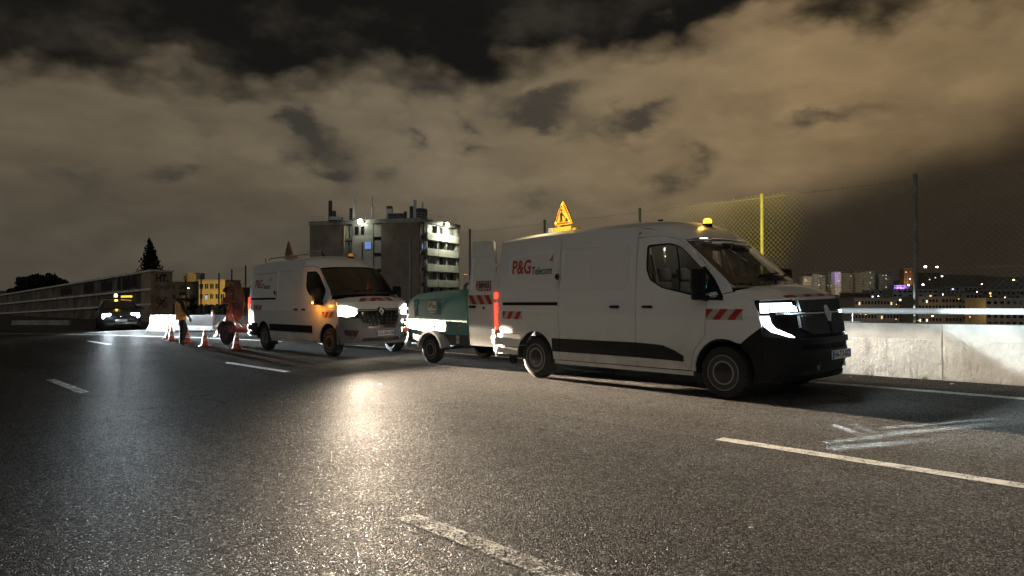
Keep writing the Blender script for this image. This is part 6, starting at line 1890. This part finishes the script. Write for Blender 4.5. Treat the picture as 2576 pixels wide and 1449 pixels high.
# town lights: lamps on poles, each its own
GL = 'street lamps of the valley town'
M_lampc = {'w': emitter('town_lamp_white', (1.0, .97, .88), 45.0), 'y': emitter('town_lamp_sodium', (1.0, .62, .18), 26.0), 'c': emitter('town_lamp_cool', (.35, .90, 1.0), 16.0), 'r': emitter('town_lamp_red', (1.0, .12, .06), 6.0), 'o': emitter('town_lamp_amber', (1.0, .42, .08), 12.0)}
M_pole = mat('lamp_pole', (.10, .10, .10), .6)
ll = [(2328, 671, 700, 'w', 1.5, 'biggest white floodlight right of the fence post'), (2357, 671.5, 720, 'w', 1.2, 'warm white floodlight beside the biggest one'), (2370, 695, 760, 'c', 1.0, 'turquoise lamp low to the right of the floodlights'), (2285, 717, 500, 'w', 1.0, 'white lamp left of the fence post at skyline level'), (2322, 716, 500, 'w', 1.1, 'white lamp touching the fence post'),
 (2289, 702, 620, 'w', .55, 'small white lamp between hall and slender tower'), (2290, 684, 900, 'r', .45, 'tiny red beacon lamp left of the slender tower'), (2346, 795, 240, 'y', .95, 'bright sodium lamp under the rail'), (2254, 803, 235, 'y', .4, 'sodium lamp seen below the rail near its post'), (2165, 790, 230, 'o', .35, 'amber lamp under the rail by the headlight'),
 (2178, 792, 240, 'y', .33, 'small sodium lamp under the rail by the headlight'), (2371, 741, 330, 'w', .5, 'white lamp among the tan flats'), (2458, 734, 400, 'w', .42, 'white lamp above the ochre-lit flats'), (2550, 704, 800, 'y', 1.1, 'large sodium lamp on the far right hill'), (2470, 715, 800, 'y', .8, 'sodium lamp on the dark hill crest'), (2540, 732, 520, 'w', .6, 'white strip lamp under the hill'),
 (2516, 737, 520, 'w', .45, 'small white lamp in the group on the right'), (2528, 748, 430, 'w', .4, 'white lamp low in the group on the right'), (2492, 745, 430, 'y', .36, 'sodium lamp left of the group on the right'), (2412, 752, 330, 'y', .3, 'dim sodium lamp on the ochre-lit flats'), (2210, 745, 420, 'w', .4, 'white lamp on the dark long block'), (2255, 765, 295, 'y', .3, 'sodium lamp in front of the grey flats row'),
 (2410, 790, 240, 'y', .35, 'sodium lamp under the right half of the rail'), (2440, 797, 236, 'y', .35, 'lowest sodium lamp under the right half of the rail'), (2310, 806, 230, 'y', .3, 'sodium lamp just above the wall top'), (474, 725, 196, 'w', .62, 'white lamp on the roof of the grey flats left of the yellow block'),
 (1169, 690, 320, 'o', .30, 'amber lamp beside the balcony block at left of the pair'), (1174.5, 690.5, 322, 'o', .30, 'amber lamp beside the balcony block at right of the pair'), (1172, 717, 300, 'w', .34, 'white lamp low between balcony block and van door'), (1167, 736, 280, 'y', .34, 'sodium lamp right above the compressor'), (14, 742, 500, 'w', .5, 'white lamp at the left end of the skyline'), (30, 744, 500, 'w', .5, 'white lamp second at the left end of the skyline')]
for px, py, d, kx, s_, t_ in ll:
    q = P(px, py, d)
    lp = thing('street_lamp', t_, 'street lamp', (q.x, q.y, q.z), 0, GL)
    rr_ = s_ * d / 1794 * 1.9
    MB().lathe([(0, -rr_ * .55), (rr_ * .8, -rr_ * .4), (rr_, 0), (rr_ * .6, rr_ * .4), (0, rr_ * .5)], 12).build('lamp_head', M_lampc[kx], lp)
    MB().tube([(0, .1 * rr_, rr_ * .5), (0, rr_ * .3, 0), (0, rr_ * .6, -9)], max(.08, .0001 * d), 5).build('pole', M_pole, lp)
# ---- trees
def foliage(mb, c, rad, n, leaf, r_):
    for _ in range(n):
        d = Vector((r_.gauss(0, 1), r_.gauss(0, 1), r_.gauss(0, 1))).normalized() * (r_.random() ** .4)
        p = Vector(c) + Vector((d.x * rad[0], d.y * rad[1], d.z * rad[2]))
        a = Vector((r_.gauss(0, 1), r_.gauss(0, 1), r_.gauss(0, 1))).normalized() * leaf * r_.uniform(.6, 1.3)
        b_ = a.orthogonal().normalized() * leaf * .6
        mb.add([p - a, p + b_, p + a, p - b_], [(0, 1, 2, 3)])
def tree(label, px, d, pyt, base, wpx, kind, seed, m_, group='dark trees beyond the walls', name='tree'):
    r_ = random.Random(seed)
    q = P(px, pyt, d); H_ = q.z - base; Wd = wpx * d / 1794 / 2
    root = thing(name, label, 'tree', (q.x, q.y, base), 0, group)
    mb = MB(); leaf = Wd * .11
    if kind == 'cypress':
        for k in range(46):
            t = k / 45; z = H_ * (.10 + .90 * t); rr = Wd * min(1.0, (1.02 - t) * 3.1) ** .85 * r_.uniform(.72, 1.1) + .04
            foliage(mb, (r_.uniform(-.14, .14) * Wd, 0, z), (rr, rr, H_ * .035), 130 if t < .9 else 50, leaf, r_)
    else:
        for k in range(16):
            a = r_.uniform(0, 6.28); rr = Wd * r_.uniform(.1, .85); z = H_ * r_.uniform(.45, .93)
            s_ = Wd * r_.uniform(.3, .5)
            foliage(mb, (math.cos(a) * rr, math.sin(a) * rr, z - .12 * rr), (s_, s_, s_ * .8), 300, leaf, r_)
    mb.build('crown', m_, root, smooth=0, fix=False)
    tk = MB().tube([(0, 0, -.5), (.03 * Wd, 0, H_ * .3), (0, 0, H_ * .75)], [Wd * .14, Wd * .10, Wd * .03], 8)
    if kind != 'cypress':
        for k in range(5):
            a = k * 1.3; tk.tube([(.02 * Wd, 0, H_ * (.28 + .05 * k)), (math.cos(a) * Wd * .3, math.sin(a) * Wd * .3, H_ * (.5 + .05 * k)), (math.cos(a) * Wd * .5, math.sin(a) * Wd * .5, H_ * (.66 + .04 * k))], [Wd * .06, Wd * .04, Wd * .015], 6)
    tk.build('trunk', M_bark, root)
M_night = mat('night_foliage', (.010, .012, .009), .85, var=.4, vscale=.5)
tree('tall pointed dark cypress above the graffiti wall', 378, 70, 608, -4.5, 62, 'cypress', 1, M_night, None, 'cypress_tree')
for i, (px, pyt, w_, lb_) in enumerate(((40, 715, 54, 'low dark round tree at the left end of the treeline'), (62, 701, 62, 'dark round tree, second from the left of the treeline'), (95, 684, 89, 'largest dark round tree in the left treeline'), (118, 685, 75, 'dark round tree just right of the largest one'), (150, 683, 70, 'dark tree at the right end of the left treeline'), (230, 695, 20, 'tiny dark treetop alone behind the ramp wall'))):
    tree(lb_, px, 110 + 4 * i, pyt, -7, w_, 'round', 30 + i, M_night)
tree('green tree lit behind the reel trailer', 578, 62, 695, -5, 44, 'round', 41, M_leaf, None)
for i, (px, d, pyt, w_, lb_) in enumerate(((520, 38, 762, 40, 'dark bush behind the barrier next to the worker'), (552, 36, 757, 46, 'dark bush behind the barrier below the yellow flats'), (590, 36.5, 762, 46, 'dark bush behind the barrier hidden by the reel'), (485, 46, 742, 26, 'small dark bush right of the head of the worker'))):
    tree(lb_, px, d, pyt, -1.6, w_, 'round', 60 + i, M_leaf_dark, 'bushes behind the safety barrier', 'bush')
# slim posts of the second fence on the bend
f2 = thing('chain_link_fence', 'thin dark fence posts with wire netting on the bend behind the barrier', 'fence')
pp = [(423, 687, 58), (466, 694, 53), (506, 693, 50), (551, 687, 48), (583, 678, 46.5), (618, 668, 45)]
tops = []
for px, py, d in pp:
    q = P(px, py, d); tops.append(q)
    MB().tube([(q.x, q.y, -1.2), q], .05, 8).build('post', M_roofgear, f2)
for a, c in zip(tops, tops[1:]):
    A_, B_ = a.copy(), c.copy()
    mb = MB(); d_ = (B_ - A_); d_.z = 0; n_ = int(d_.length / .22)
    for sgn in (1, -1):
        for i in range(n_ + 14):
            s0 = i * .22 - (3.0 if sgn > 0 else 0); s1 = s0 + 3.0 * sgn
            t0, t1 = s0 / d_.length, s1 / d_.length
            lo, hi = 0.0, 1.0
            # clip in t
            def at(tt): return A_.lerp(B_, tt)
            ta, za, tb, zb = t0, 0.0, t1, 1.0
            if ta < 0: za += (0 - ta) / (tb - ta) * (zb - za); ta = 0
            if ta > 1: za += (1 - ta) / (tb - ta) * (zb - za); ta = 1
            if tb < 0: zb = za + (0 - ta) / (tb - ta) * (zb - za) if tb != ta else zb; tb = 0
            if tb > 1: zb = za + (1 - ta) / (tb - ta) * (zb - za) if tb != ta else zb; tb = 1
            if not (0 <= za < 1) or zb <= za or abs(tb - ta) < 1e-6: continue
            p0 = at(ta); p1 = at(tb)
            p0.z = p0.z - 3.0 * (1 - za); p1.z = p1.z - 3.0 * (1 - zb)
            w_ = Vector((0, 0, .004))
            mb.add([p0 - w_, p0 + w_, p1 + w_, p1 - w_], [(0, 1, 2, 3)])
    stuff(mb.build('wire_mesh', M_roofgear, f2, smooth=0, fix=False))
